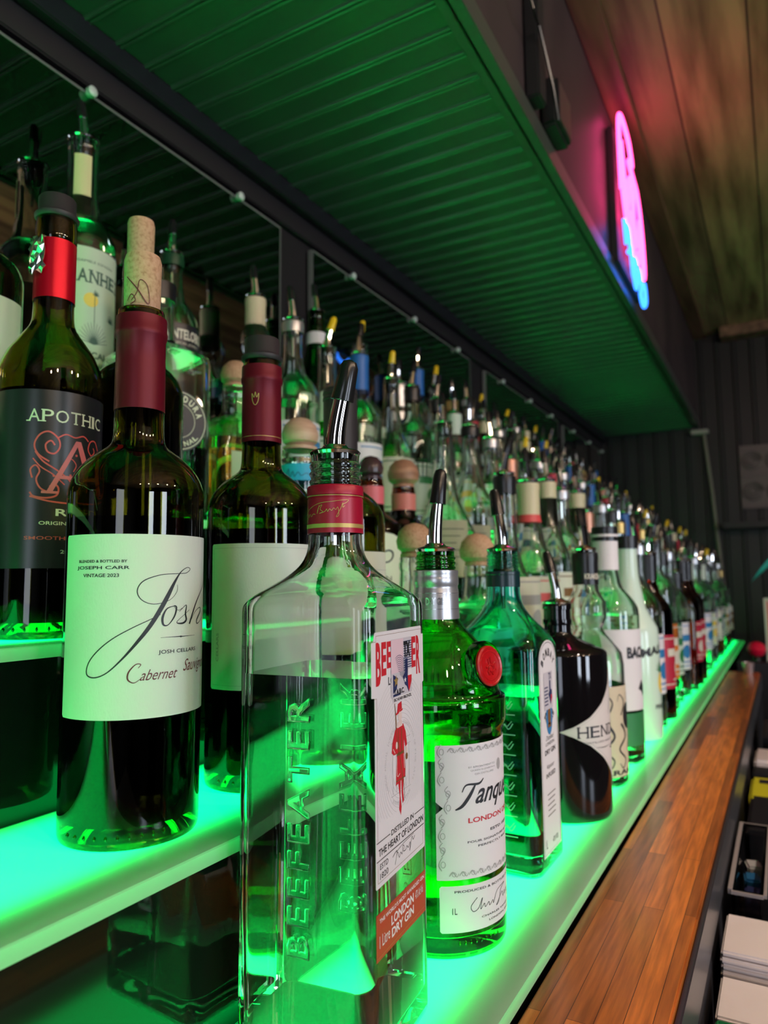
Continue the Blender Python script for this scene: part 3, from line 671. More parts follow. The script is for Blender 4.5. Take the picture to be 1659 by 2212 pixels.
def josh_label(root, full=True):
    r0 = .0407
    lb = wrap_label(root, r0, -109, 42, .0705, .1738, P_josh)
    mp_ = cylmap(r0+.00012); d = lambda a: deg(r0, a)
    if full:
        k = Ink()
        J = [(-6.7, .1448, .3), (-7.1, .1407, .35), (-14.2, .1359, .4), (-27, .1339, .5), (-36.6, .1365, .6), (-40, .1418, .8), (-35.2, .1472, .8), (-21.9, .1505, .6), (-8.2, .1512, .5), (2.6, .1517, .5), (7.5, .154, .6), (3.5, .1549, .5), (-3.5, .1521, .9), (-9.5, .1462, 2.2), (-15, .139, 3.4), (-21.3, .1311, 3.6), (-29.7, .1216, 3.2), (-38.8, .1132, 2.4), (-49.9, .104, 1.4), (-61.4, .0965, .9), (-71.3, .0938, .9), (-78.4, .0955, 1.0), (-77.2, .1016, .9), (-69.4, .1085, .9), (-57.3, .1153, .8), (-42.5, .1211, .7), (-29.8, .1252, .6), (-21.2, .128, .4)]
        k.stroke([(d(a), v, w_) for a, v, w_ in J], .00075)
        k.stroke([(d(a), v, w_) for a, v, w_ in [(-9.8, .1325, .6), (-16.1, .131, 1.2), (-19.6, .1262, 2.2), (-18.7, .122, 1.6), (-14.4, .122, .8), (-8.9, .1268, 1.6), (-7.2, .1317, 1.6), (-9.8, .1325, .5), (-5.5, .1300, .4), (-1.0, .1312, .4)]], .00065)
        k.stroke([(d(a), v, w_) for a, v, w_ in [(-4.3, .1291, .4), (3.3, .1328, .8), (2.6, .1278, 1.8), (3.6, .1241, 2.0), (-.8, .1223, 1.6), (-6.5, .1234, .6), (7.4, .1299, .4)]], .00065)
        k.stroke([(d(a), v, w_) for a, v, w_ in [(38.9, .1468, .4), (18.6, .1348, 1.6), (7.7, .1216, 1.8)]], .00065)
        k.stroke([(d(a), v, w_) for a, v, w_ in [(7.7, .1216, .4), (15.6, .1283, .6), (25, .1309, .8), (27.3, .1289, 1.7), (19.2, .1235, 1.8), (21.9, .1215, .9), (37.7, .1267, .4)]], .00065)
        k.stroke([(d(-21), .1148, .3), (d(-4), .1148, 1), (d(-2), .1147, 2.4), (d(0), .1147, 1), (d(16), .1147, .3)], .0005, 4)
        k.text('JOSH CELLARS', d(-22.5), d(17.2), .1050, .1078, .012)
        k.text('BLENDED & BOTTLED BY', d(-90), d(-48), .1576, .1592, .02)
        k.text('JOSEPH CARR', d(-92), d(-46), .1533, .1557, .015)
        k.text('VINTAGE 2023', d(-85), d(-54), .1494, .1514, .015)
        k.build('lettering', I_black, lb, mp_, d(6))
        k = Ink()
        k.stroke([(d(a), v, w_) for a, v, w_ in [(-38, .0985, .5), (-36, .1005, .8), (-40, .1005, .9), (-45, .0965, 1.4), (-45.5, .0925, 1.4), (-41, .0905, .8), (-36, .0925, .5)]], .0006)
        k.text('abernet', d(-36.5), d(-5), .0915, .0975, .0, .5)
        k.text('Sauvignon', d(1), d(40), .0925, .1015, .0, .5)
        k.build('wine_name', I_wine, lb, mp_, d(6))
    else:
        k = Ink(); k.text('CELLARS', d(-100.5), d(-97), .090, .110, .02, rot=90); k.frame(d(-106), d(39), .0735, .1708, .0002); k.build('lettering', I_grey, lb, mp_, d(6))
    return lb
b = empty('wine_bottle', place(2, .31), 'nearest wine bottle with cream script label, burgundy foil and a tall cork in its mouth', 'wine bottle')
wine(b, foilred); josh_label(b); dots(b, .0400, .0075, wineg, -95, 10, 9)
ck = [c for c in b.children if c.name.startswith('cork')][0]
k = Ink(); z = .3188
k.stroke([(deg(.0119, a), z+v, w_) for a, v, w_ in [(-95, .020, .8), (-60, .012, 1.2), (-30, .003, 1), (-20, .004, .6), (-28, .014, .8), (-50, .017, .8), (-58, .009, .8), (-75, .004, .8)]], .0006)
k.stroke([(deg(.0119, a), z+v) for a, v in [(-90, .004), (-75, .008), (-62, .004), (-78, .0015)]], .0005)
k.build('printing', I_wine, ck, cylmap(.01185), deg(.0119, 10))
b = empty('wine_bottle', place(2, .431), 'wine bottle in burgundy foil with a black rubber stopper, standing behind the square gin bottle', 'wine bottle')
wine(b, foilred, 'rubber'); josh_label(b, False); dots(b, .0400, .0075, wineg, -95, 8, 9)
k = Ink(); k.stroke([(deg(.0155, a), v) for a, v in [(-80, .290), (-74, .287), (-70, .291), (-66, .287), (-60, .290), (-62, .284), (-70, .281), (-78, .284)]], .0006, closed=True)
fc_ = [c for c in b.children if c.name.startswith('foil')][0]; k.build('gilt_crest', I_gold, fc_, cylmap(.01565), deg(.0155, 8)); Ink().rect(deg(.0155, -150), deg(.0155, 40), .2570, .2574).build('gilt_line', I_gold, fc_, cylmap(.01565), deg(.0155, 8))
b = empty('wine_bottle', place(2, .545), 'olive wine bottle with ridged black cap and sketched label behind the red-banded neck', 'wine bottle')
bottle_glass(b, WINE, wineg, .0032, .009, 12, 3, .16, winel, punt=.016)
shell(b, 'screw_cap', [(.262, .0158), (.3125, .0158), (.3128, .0163), (.3150, .0163), (.3155, .0158), (.318, .0158), (.3183, .0163), (.3205, .0163), (.321, .0158), (.3235, .0157), (.324, .0145), (.3245, .002)], matterub, 12)
lb = wrap_label(b, .0407, -85, 70, .085, .172, P_cream); k = Ink()
for i in range(34):
    a = random.uniform(-5, 48); v = random.uniform(.128, .152); q = random.uniform(0, PI)
    k.stroke([(deg(.0407, a), v), (deg(.0407, a)+.003*math.cos(q), v+.003*math.sin(q)), (deg(.0407, a)+.002*math.cos(q+1), v+.004*math.sin(q+1))], .0004)
k.rect(deg(.0407, -80), deg(.0407, 68), .156, .1563); k.build('sketch', I_grey, lb, cylmap(.0408+.0001), deg(.04, 6))

APO = [(0, .0355), (.004, .0368), (.0511, .0372), (.1865, .0374), (.1985, .0362), (.2108, .0318), (.2171, .028), (.2233, .0238), (.2295, .0195), (.2358, .0160), (.2479, .0146), (.300, .0142), (.3035, .0150), (.312, .0150), (.3202, .0143)]
b = empty('wine_bottle', place(3, .339), 'olive glass red wine bottle with black label, red emblem and torn bright red foil', 'wine bottle')
wine(b, foilbright, 'rubber', P=APO, torn=True, capz0=.2546, fill=.180); dots(b, .0370, .0075, winedk, -100, 9, 12)
lb = wrap_label(b, .0378, -125, 45, .0496, .1768, P_black); d = lambda a: deg(.038, a); mp_ = cylmap(.03795)
k = Ink()
def serifs(k, u0, u1, v0, v1, ch, th):
    """slab serifs for a capital"""
    w_ = u1-u0; f = {'A': [(0, 0), (1, 0)], 'P': [(.15, 0), (.1, 1)], 'T': [(.5, 0)], 'H': [(.1, 0), (.9, 0), (.1, 1), (.9, 1)], 'I': [(.5, 0), (.5, 1)], 'E': [(.1, 0), (.1, 1)], 'N': [(.1, 0), (.1, 1), (.9, 1)], 'D': [(.1, 0), (.1, 1)], 'R': [(.1, 0), (.1, 1), (1, 0)], 'K': [(.1, 0), (.1, 1), (.95, 0), (.9, 1)]}.get(ch, [])
    for fx, fy in f:
        c = u0+fx*w_ if ch != 'I' else (u0+u1)/2; y_ = v0 if fy == 0 else v1-th; hw = (v1-v0)*.16
        k.rect(c-hw, c+hw, y_, y_+th)
def captext(k, s, u0, u1, v0, v1, bold=.01, gap=.18):
    wts = [.35 if c == 'I' else (.3 if c == "'" else (1.15 if c in 'OQMW' else 1)) for c in s]; tot = sum(wts)+gap*(len(s)-1); x = u0
    for c, w_ in zip(s, wts):
        cw = (u1-u0)*w_/tot
        if c == "'": k.rect(x+cw*.3, x+cw*.8, v1-(v1-v0)*.35, v1)
        elif c != ' ':
            k.text(c, x, x+cw, v0, v1, bold); serifs(k, x, x+cw, v0, v1, c, (v1-v0)*.09)
        x += cw+(u1-u0)*gap/tot
captext(k, 'APOTHIC', d(-56), d(31), .1535, .1625, .0)
k.text('RED', d(-26), d(12), .0865, .0915, .02); k.text('ORIGINAL BLEND', d(-42), d(22), .0800, .0825, .01)
k.text('2021', d(-20), d(-4), .0600, .0625); k.build('lettering', I_cream, lb, mp_, d(6))
k = Ink(); k.text('SMOOTH AND RICH', d(-56), d(34), .0695, .0720, .01); k.build('tasting_words', I_coral, lb, mp_, d(6))
k = Ink(); E1 = lambda P_, w_=1.0, c=False: k.stroke([(d(a), v) for a, v in P_], .0009*w_, closed=c)
E1([(-52, .103), (-48, .100), (-36, .099), (-26, .101), (-24, .106), (-28, .109), (-33, .107)], 1.4)
E1([(-34, .125), (-45, .130), (-49, .137), (-44, .144), (-35, .1465), (-26, .142), (-24, .136), (-29, .131), (-36, .132), (-38, .137), (-33, .140), (-29, .137)], 1.3)
E1([(-48, .132), (-40, .125), (-26, .119), (-14, .113), (-8, .107), (-10, .103)], 1.2); E1([(-50, .127), (-42, .121), (-30, .116), (-18, .109)], 1.0)
E1([(-50, .113), (-52, .119), (-47, .122), (-43, .118), (-46, .112), (-42, .106), (-34, .103)], 1.3)
E1([(26, .138), (20, .144), (12, .143), (9, .137), (14, .133), (19, .136), (17, .139)], 1.2); E1([(9, .143), (2, .146), (-8, .144), (-18, .1455), (-26, .1425)], 1.1)
E1([(26, .137), (28, .128), (24, .121), (28, .113), (27, .104), (20, .101), (12, .1025)], 1.2); E1([(22, .126), (16, .122), (18, .116), (24, .117)], 1)
E1([(-52, .100), (-30, .0965), (0, .096), (26, .099)], 1.3); E1([(-20, .124), (-12, .128), (-6, .124), (-9, .119)], .9)
for a, v in ((-29, .115), (-6, .131), (14, .128), (-12, .116)): k.disc(d(a), v, .0009)
k.build('scrollwork', I_coral, lb, cylmap(.0380), d(6))
k = Ink(); k.poly([(d(-36), .1035), (d(-30), .1035), (d(-2), .1415), (d(-7), .1415)]); k.poly([(d(-7), .1415), (d(-1), .1415), (d(22), .1035), (d(12), .1035)])
k.rect(d(-23), d(8), .113, .1155); k.rect(d(-41), d(-24), .1022, .1040); k.rect(d(6), d(27), .1022, .1040); k.build('initial_letter', I_pink, lb, cylmap(.0381), d(6))
# crumpled foil scrap hanging at the torn edge
mb = MB(); sil = pbr('bright_foil', (.8, .78, .8), .12, .95)
vs = []; fs = []
for i in range(7):
    for j in range(9):
        a = R(-112+i*8.5+3*math.sin(j*1.7)); z = .273+j*.0034+.0016*math.sin(i*2.3+j); rr_ = .0162+.0030*abs(math.sin(i*1.9+j*1.3))
        vs.append((rr_*math.cos(a), rr_*math.sin(a), z))
for i in range(6):
    for j in range(8): fs.append((i*9+j, i*9+j+1, i*9+j+10, i*9+j+9))
o = raw('torn_foil_flap', vs, fs, sil, b, False); o.modifiers.new('s', 'SOLIDIFY').thickness = .0003

b = empty('wine_bottle', place(3, .422), 'slender wine bottle with a bare cork peeking above the nearest cork', 'wine bottle')
wine(b, None, 'cork', winedk, P=[(p[0]*1.0, p[1]*.96) for p in WINE], fill=.17, corkh=.040)
b = empty('wine_bottle', place(4, .352), 'dark bottle with blue neck foil and rounded white label at the left edge', 'wine bottle')
wine(b, pbr('blue_foil', (.03, .05, .15), .35, .3), 'rubber', winedk, fill=.17); lb = wrap_label(b, .0407, -100, 40, .07, .178, P_cream)
Ink().stroke([(deg(.04, 10), .115), (deg(.04, 18), .122), (deg(.04, 24), .135), (deg(.04, 20), .128)], .0012).build('lettering', I_black, lb, cylmap(.0409), .004)

# ---- square gin bottle in front
BF = [(0, .0412, .22), (.004, .042, .22), (.2330, .0420, .22), (.2385, .0414, .26), (.2430, .0385, .36), (.2480, .0335, .55), (.2540, .0270, .78), (.2600, .0215, .93), (.2660, .0182, 1), (.2720, .0166, 1), (.2790, .0162, 1), (.3050, .0160, 1)]
BF = threads(BF, .3085, .3230, .0148, 3, .0009)+[(.3240, .0146), (.3275, .0148)]
b = empty('gin_bottle', (-.235, .36, TZ[1]+.0003), 'tall square clear gin bottle, nearest of all, with white label and red neck band', 'gin bottle', rz=R(5))
bottle_glass(b, BF, clear, .0038, .012, 9, 3, .2000, gin)
shell(b, 'neck_foil', [(.2793, .0170), (.3000, .0168), (.3004, .0164), (.3016, .0164), (.3020, .0171), (.3070, .0171), (.3078, .0166)], capred, 14)
nf = [c for c in b.children if c.name.startswith('neck_foil')][0]
k = Ink(); k.rect(deg(.0172, -179), deg(.0172, 179), .2822, .2846); k.rect(deg(.0172, -179), deg(.0172, 179), .3011, .3015)
d = lambda a: deg(.0172, a)-deg(.0172, 5)
SG = [(-150, .2885), (-120, .2935), (-90, .2965), (-60, .2975), (-32, .2985), (-34, .297), (-44, .2955)]
k.stroke([(d(a), v) for a, v in SG], .00028)
k.stroke([(d(a), v) for a, v in [(-128, .2945), (-132, .289), (-136, .2865), (-128, .288), (-122, .2905), (-121, .2885), (-116, .2905), (-112, .289), (-106, .2905), (-100, .290)]], .00028)
k.stroke([(d(a), v) for a, v in [(-90, .2955), (-95, .2905), (-92, .294), (-84, .2955), (-88, .293), (-82, .2915), (-90, .2905), (-78, .2915), (-74, .293), (-72, .2915), (-68, .293), (-64, .292), (-60, .2935), (-56, .2925), (-52, .294), (-50, .2895), (-55, .2885), (-46, .2935), (-42, .2965), (-42, .294), (-38, .295)]], .00028)
k.build('gilt_signature', I_gold, nf, cylmap(.01715), .002)
pourer(b, .3275, .0148, .0545, .0068, R(-10), 'black', 1.0, 18)
# front label (faces the room)
mp0 = planemap(0, .0422)
lb = Ink(); u0, u1 = -.0363, .0325
lb.poly([(u0+.0008, .0935), (u1-.0008, .0935), (u1, .0943), (u1, .1895), (u1+.0018, .190), (u1+.0018, .2185), (u1-.001, .2186), (u1-.0012, .2228), (u1-.002, .2235), (u0+.001, .2235), (u0, .2228), (u0-.0012, .2186), (u0-.0038, .2183), (u0-.0038, .190), (u0, .1895), (u0, .0943)])
lb = lb.build('front_label', P_white, b, mp0, None, .0003)
mpi = planemap(0, .04228); um = (u0+u1)/2
k = Ink()   # embossed rings and frame lines in grey
for i in range(15):
    ru = .0125+i*.0021; rv = ru*1.15; pts_ = [(um+ru*math.cos(R(a)), .150+rv*math.sin(R(a))) for a in range(0, 361, 6)]
    seg = []
    for q in pts_:
        if u0+.0032 < q[0] < u1-.0032 and .1245 < q[1] < .2120: seg.append(q)
        else:
            if len(seg) > 1: k.stroke(seg, .00022, 1, False, False)
            seg = []
    if len(seg) > 1: k.stroke(seg, .00022, 1, False, False)
k.arc('LONDON ANNUAL INTERNATIONAL', um, .150, .0205, 215, 85, .0021); k.arc('EXHIBITION OF FINE ARTS', um, .150, .0205, 80, -40, .0021); k.arc('INVENTIONS', um, .150, .0228, 235, 305, .0021, 0, True)
for uu in (-.012, -.007, .006, .011): k.rect(um+uu, um+uu+.0008, .135, .158)
for vv in (.134, .158, .162): k.rect(um-.014, um+.014, vv, vv+.0004)
k.build('embossed_rings', I_lgrey, lb, mpi)
k = Ink()
tp = .2175
def bletter(ch, i):
    c = (i-4)/4; lw = (u1-u0-.0045)/9; x = u0+.0018+i*lw; k.text(ch, x, x+lw*.90, .2058-.0105*c*c*1.0, tp+.0006*c*c-.0, .035)
for i, ch in enumerate('BEEFEATER'): bletter(ch, i)
k.build('brand_lettering', I_red, lb, mpi)
k = Ink(); k.text('LONDON', -.0185, .010, .1940, .1985, .02)
k.text('DISTILLED IN', -.0165, .0155, .1145, .1175, .02); k.rect(u0+.0012, -.018, .1158, .1163); k.rect(.017, u1-.0005, .1158, .1163)
k.text('THE HEART OF LONDON', u0+.0035, u1-.002, .1088, .1125, .025); k.rect(u0+.001, u1-.001, .1066, .1071)
k.text('ESTD', u0+.005, u0+.0155, .1020, .1050, .01); k.text('1820', u0+.005, u0+.0155, .0972, .1003, .01)
k.stroke([(-.015, .1030), (-.009, .1045), (-.0118, .098), (-.0085, .1035), (-.006, .1000), (-.004, .1020), (-.002, .1005), (-.001, .1045), (.001, .1035), (-.0003, .1015), (.003, .1010), (.005, .1025), (.007, .1010), (.010, .1030), (.0092, .0985), (.0125, .1050), (.0145, .103), (.017, .1045)], .00042)
k.stroke([(-.010, .104), (0, .1055), (.012, .106), (.0155, .1062)], .0003)
k.build('black_lettering', I_black, lb, mpi)
k = Ink(); wd_ = .00022
k.rect(u0+.0025, u0+.0025+wd_, .1165, .1890); k.rect(u1-.0027, u1-.0025, .1165, .1890); k.rect(u0+.0025, u0+.0027, .0962, .1062); k.rect(u1-.0027, u1-.0025, .0962, .1062); k.rect(u0+.0025, u1-.0025, .0960, .0962)
k.rect(u0-.0005, u0+.0025, .1890, .1892); k.rect(u0+.002, u1-.002, .2215, .2217); k.rect(u0+.0018, u0+.002, .2185, .2217); k.rect(u1-.002, u1-.0018, .2185, .2217); k.rect(u0-.002, u0+.002, .2185, .2187)
k.build('gilt_frame', I_brown, lb, mpi)
# guardsman figure
k = Ink(); fx = -.0035
k.poly([(fx-.0035, .1835), (fx+.0035, .1850), (fx+.0030, .1895), (fx-.0022, .1885)]); k.poly([(fx-.0055, .1832), (fx+.0045, .1850), (fx+.0045, .1838), (fx-.0055, .1818)])
k.poly([(fx-.0045, .1745), (fx+.0050, .1755), (fx+.0085, .1700), (fx+.0105, .1615), (fx+.0078, .1605), (fx+.0058, .1660), (fx+.0060, .1580), (fx+.0075, .1470), (fx+.0072, .1430), (fx-.0060, .1405), (fx-.0055, .1500), (fx-.0040, .1590), (fx-.0085, .1590), (fx-.0115, .1610), (fx-.0105, .1665), (fx-.0065, .1735)])
k.poly([(fx-.0030, .1415), (fx+.0005, .1420), (fx+.0000, .1330), (fx+.0015, .1260), (fx+.0005, .1215), (fx-.0020, .1255), (fx-.0010, .1330)]); k.poly([(fx+.0015, .1420), (fx+.0050, .1425), (fx+.0038, .1350), (fx+.0050, .1290), (fx+.0030, .1275), (fx+.0018, .1340)])
k.build('guard_coat', I_red, lb, planemap(0, .04232))
k = Ink(); k.disc(fx+.0005, .1805, .0026, .0030); k.poly([(fx-.003, .1775), (fx+.0032, .178), (fx+.0040, .1745), (fx-.0035, .1740)]); k.disc(fx-.0045, .1640, .0014, .0022); k.disc(fx+.0092, .1580, .0015, .0026)
k.stroke([(fx-.0095, .163), (fx-.0070, .1600)], .0006); k.stroke([(fx-.0045, .157), (fx-.0042, .146), (fx-.0005, .1465)], .0005); k.stroke([(fx+.0052, .157), (fx+.006, .148)], .0005); k.build('guard_face', I_skin, lb, planemap(0, .04236))
k = Ink(); k.stroke([(fx-.0080, .1945, .3), (fx-.0060, .1850, 1.6), (fx-.0052, .1780, 2.4), (fx-.0045, .1700, 1.2), (fx+.0015, .1500, 1.2), (fx+.0040, .1400, 1)], .0005); k.rect(fx-.0022, fx-.0014, .158, .173); k.rect(fx+.0020, fx+.0028, .158, .173); k.rect(fx-.0045, fx+.0055, .1575, .1592); k.rect(fx-.0058, fx+.0072, .1425, .1432)
k.stroke([(fx+.0045, .143), (fx+.0060, .130)], .00035); k.disc(fx+.0095, .1545, .0017, .0022, 7); k.build('guard_trim', I_brown, lb, planemap(0, .04241))
for o in [q for q in lb.children if q.name.startswith('guard_')]:
    for v in o.data.vertices: v.co.z = .1215+(v.co.z-.1215)*.905
# tax stamp
sk = Ink().rect(-.0150, .0150, .1865, .2182).build('tax_stamp', pbr('stamp_paper', (.62, .60, .66), .5), b, planemap(0, .04245))
k = Ink().rect(-.0148, .0025, .1995, .2180); k.build('pink_panel', pbr('stamp_pink', (.80, .60, .68), .5), sk, planemap(0, .04250))
mps = planemap(0, .04256)
k = Ink()
for i in range(9): k.ring(-.004, .1985, .0016+i*.0011, .0016+i*.0011, .00030, 24, -30, 120)
for i in range(13): k.rect(.0028, .0148, .1995+i*.00135, .2000+i*.00135)
k.poly([(-.0125, .1885), (-.0075, .1905), (-.006, .1965), (-.0125, .1990)]); k.rect(-.0125, -.002, .1868, .1880)
k.poly([(.0015, .1965), (.0048, .1985), (.0050, .2060), (.0088, .2060), (.0090, .1990), (.0135, .1990), (.0145, .1930), (.0118, .1885), (.0100, .1868), (.0070, .1905), (.0045, .1915)]); k.build('stamp_map', I_navy, sk, mps)
k = Ink().poly([(.0090, .2000), (.0145, .2000), (.0145, .1962), (.0086, .1962)]); k.poly([(.0046, .1960), (.0052, .1948), (.0064, .1948), (.0055, .1940), (.0058, .1928), (.0047, .1935), (.0036, .1928), (.0039, .1940), (.0030, .1948), (.0042, .1948)]); k.build('stamp_white', I_white, sk, planemap(0, .04262))
k = Ink().poly([(.0086, .1962), (.0145, .1962), (.0142, .1925), (.0116, .1885), (.0102, .1872), (.0090, .1905)]); k.build('stamp_red', I_red, sk, planemap(0, .04262))
k = Ink(); k.text('TX', .0028, .0125, .2070, .2160, .05); k.text('T.A.B.C.', -.0115, .0030, .1875, .1905, .03); k.text('BC45401862N2L', -.0115, .0140, .1840, .1858, .01)
k.build('stamp_lettering', I_black, sk, planemap(0, .04268))
k = Ink().poly([(-.0085, .1985), (-.0076, .1962), (-.0052, .1962), (-.0070, .1946), (-.0064, .1922), (-.0085, .1936), (-.0106, .1922), (-.0099, .1946), (-.0118, .1962), (-.0094, .1962)]); k.build('stamp_star', I_gold, sk, planemap(0, .04268))
st_ = Ink().rect(-.0125, .0150, .1832, .1864).build('stamp_tab', P_white, b, planemap(0, .04248))
# lower red label
lb = Ink().poly([(u0, .0585), (u1, .0570), (u1, .0800), (u0, .0812)]).build('lower_label', I_rust, b, mp0, None, .0003)
k = Ink(); k.text("THE WORLD'S MOST AWARDED GIN", u0+.004, u1-.002, .0760, .0782, .02); k.text('LONDON', -.0175, .0140, .0690, .0740, .03); k.text('DRY GIN', -.0170, .0140, .0628, .0676, .03); k.text('1 Litre', -.0325, -.0195, .0640, .0700, .0); k.text('47% Alc/Vol', .0165, .0285, .0690, .0735, .0); k.build('lettering', I_white, lb, mpi)
k = Ink().frame(u0+.0008, u1-.0008, .0598, .0790, .0002).build('gilt_frame', I_gold, lb, mpi)
# moulded letters on the two plain sides
def moulded(root, txt, ang, dist, uc, v0, v1, half, mat):
    vs, fs = text_geo(txt, .012); 
    c = bpy.data.curves.new('m', 'FONT'); c.body = txt; c.size = 1; c.resolution_u = 2; c.extrude = .05; c.bevel_depth = .035; c.bevel_resolution = 1; c.space_character = 1.35
    o = bpy.data.objects.new('m', c); COL.objects.link(o); me = o.to_mesh()
    P_ = [v.co.copy() for v in me.vertices]; F_ = [tuple(p_.vertices) for p_ in me.polygons]; o.to_mesh_clear(); bpy.data.objects.remove(o); bpy.data.curves.remove(c)
    x0 = min(p_.x for p_ in P_); x1 = max(p_.x for p_ in P_); y0 = min(p_.y for p_ in P_); y1 = max(p_.y for p_ in P_); z0 = min(p_.z for p_ in P_); z1 = max(p_.z for p_ in P_)
    n_ = (math.cos(ang), math.sin(ang)); t_ = (-n_[1], n_[0]); V_ = []
    for p_ in P_:
        v = v0+(p_.x-x0)/(x1-x0)*(v1-v0); u = uc+half-(p_.y-y0)/(y1-y0)*2*half; dd = dist-.0006+(p_.z-z0)/(z1-z0)*.0016
        V_.append((n_[0]*dd+t_[0]*u, n_[1]*dd+t_[1]*u, v))
    return raw('moulded_lettering', V_, F_, mat, root, True, 60)
moulded(b, 'BEEFEATER', R(-90), .0420, -.0002, .0560, .1890, .0068, clear)
moulded(b, 'BEEFEATER', R(90), .0420, -.0002, .0560, .1890, .0068, clear)

# ---- round green gin bottle
TQ = [(0, .0460), (.004, .0470), (.0233, .0472), (.1373, .0474), (.1440, .0480), (.1490, .0500), (.1535, .0505), (.1630, .0505), (.1668, .0500), (.1690, .0470), (.1760, .0452), (.1850, .0425), (.1936, .0395), (.2010, .0350), (.2071, .0300), (.2112, .0262), (.2145, .0225), (.2206, .0182), (.2318, .0165), (.2560, .0162)]
TQ = threads(TQ, .2590, .2700, .0147, 3, .0008)+[(.2715, .0145), (.2735, .0147)]
b = empty('gin_bottle', place(1, .495, -.232), 'round emerald green gin bottle with red wax seal and silver neck band', 'gin bottle')
bottle_glass(b, TQ, tanqg, .0035, .010, 14, 3, .128, gin, punt=.004)
shell(b, 'silver_neck_band', [(.2225, .0178), (.2318, .0174), (.2440, .0172), (.2452, .0168), (.2470, .0168), (.2482, .0174), (.2530, .0174), (.2545, .0169), (.2560, .0173), (.2585, .0172), (.2590, .0163)], silver, 14)
k = Ink(); k.text('LONDON DRY GIN', deg(.0175, -150), deg(.0175, -42), .2330, .2385, .03); k.rect(-.054, .054, .2298, .2302); k.rect(-.054, .054, .2415, .2419); k.build('raised_lettering', pbr('bright_silver', (.75, .76, .78), .2, .85), [c for c in b.children if c.name.startswith('silver')][0], cylmap(.01765), .002)
pourer(b, .2735, .0147, .060, .003, R(30), 'black', .9, 16)
def discpart(root, name, ang, z, tilt, dist, rings, mat, k_=8):
    o = solid(root, name, [(q[0], q[1]) for q in rings], mat, k_)
    o.matrix_local = Matrix.Rotation(R(ang), 4, 'Z') @ Matrix.Translation((dist, 0, z)) @ Matrix.Rotation(R(90-tilt), 4, 'Y'); return o
discpart(b, 'seal_boss', -16, .1905, 8, .0405, [(0, .0168), (.006, .0168), (.0078, .0160), (.0080, .0146), (.0068, .0144)], tanqg, 10)
sl = discpart(b, 'wax_seal', -16, .1905, 8, .0480, [(0, .0142), (.0016, .0140), (.0024, .0128), (.0019, .0118), (.0018, .001)], pbr('red_wax', (.55, .008, .012), .28, coat=.3), 10)
mb = MB(); mb.tube([(.0102*math.cos(R(a)), .0102*math.sin(R(a)), .0019) for a in range(0, 361, 15)], .0004, 6, False)
for P_ in ([(-.006, 0), (-.002, .001), (.001, .0035), (.004, .003), (.006, .001)], [(-.005, -.002), (0, -.001), (.004, -.0035), (.006, -.002)], [(-.002, .005), (0, .002), (-.001, -.001), (.001, -.005)], [(.003, .005), (.004, 0), (.002, -.003)]):
    mb.tube([(x_, y_, .0021) for x_, y_ in P_], .0008, 6)
for i in range(24): a = R(i*15); mb.tube([(.0113*math.cos(a), .0113*math.sin(a), .0018), (.0122*math.cos(a), .0122*math.sin(a), .0019)], .0003, 4)
mb.build('seal_relief', M['red_wax'], sl)
rt = .0477; d = lambda a: deg(rt, a); mpt = cylmap(rt+.00012)
lb = wrap_label(b, rt, 0, 0, 0, 0, P_white, 'front_label', poly=[(d(-68), .0515), (d(-67.6), .0508), (d(67.6), .0508), (d(68), .0515), (d(68), .0935), (d(62), .0975), (d(68), .1015), (d(68), .1380), (d(67), .1388), (d(-67), .1388), (d(-68), .1380), (d(-68), .1015), (d(-62), .0975), (d(-68), .0935)])
k = Ink()   # botanical border
for side in (-1, 1):
    for i in range(9):
        v = .057+i*.0092; a = 64*side
        if abs(v-.0975) < .006: a = 59*side
        k.stroke([(d(a), v), (d(a+2.2*side*(-1)**i), v+.003, 1.6), (d(a-1.5), v+.006), (d(a+1), v+.009)], .0005); k.ring(d(a-1.2*side), v+.004, .0016, .0020, .0004, 10)
for v in (.1355, .0545):
    for i in range(15): a = -58+i*8.3; k.stroke([(d(a), v-.001), (d(a+3), v+.0015, 1.8), (d(a+6), v-.0015), (d(a+8), v+.0005)], .0005); k.ring(d(a+4), v, .0014, .0014, .0004, 8)
k.disc(d(-3), .1215, .0030, .0042, 8); k.text('BY APPOINTMENT TO', d(-40), d(-10), .1228, .1240); k.text('QUEEN ELIZABETH II', d(-38), d(-10), .1204, .1216); k.text('GIN DISTILLERS', d(-34), d(-12), .1180, .1192)
k.build('botanical_border', I_grey, lb, mpt, d(6))
k = Ink()
k.stroke([(d(-46), .1075, .6), (d(-42), .1120, 1), (d(-30), .1120, 1.4), (d(-25), .1150, .5)], .0011); k.stroke([(d(-33), .1125, 1.0), (d(-39), .1050, 2.2), (d(-46), .0985, 2.0), (d(-52), .0962, .8)], .0011)
k.text('anqueray', d(-34), d(46), .0945, .1085, .015, .55); k.build('script_name', I_black, lb, mpt, d(6))
k = Ink(); k.text('LONDON DRY GIN', d(-41), d(40), .0868, .0902, .02); k.build('red_lettering', I_red, lb, mpt, d(6))
k = Ink(); k.text('ESTD 1830', d(-18), d(14), .0790, .0808, .02); k.text('FOUR SIGNATURE BOTANICALS', d(-42), d(38), .0738, .0752, .01); k.text('PERFECTLY BALANCED', d(-32), d(30), .0705, .0719, .01); k.build('small_lettering', I_black, lb, mpt, d(6))
lb = wrap_label(b, rt, -66, 66, .0172, .0470, P_white, 'lower_label')
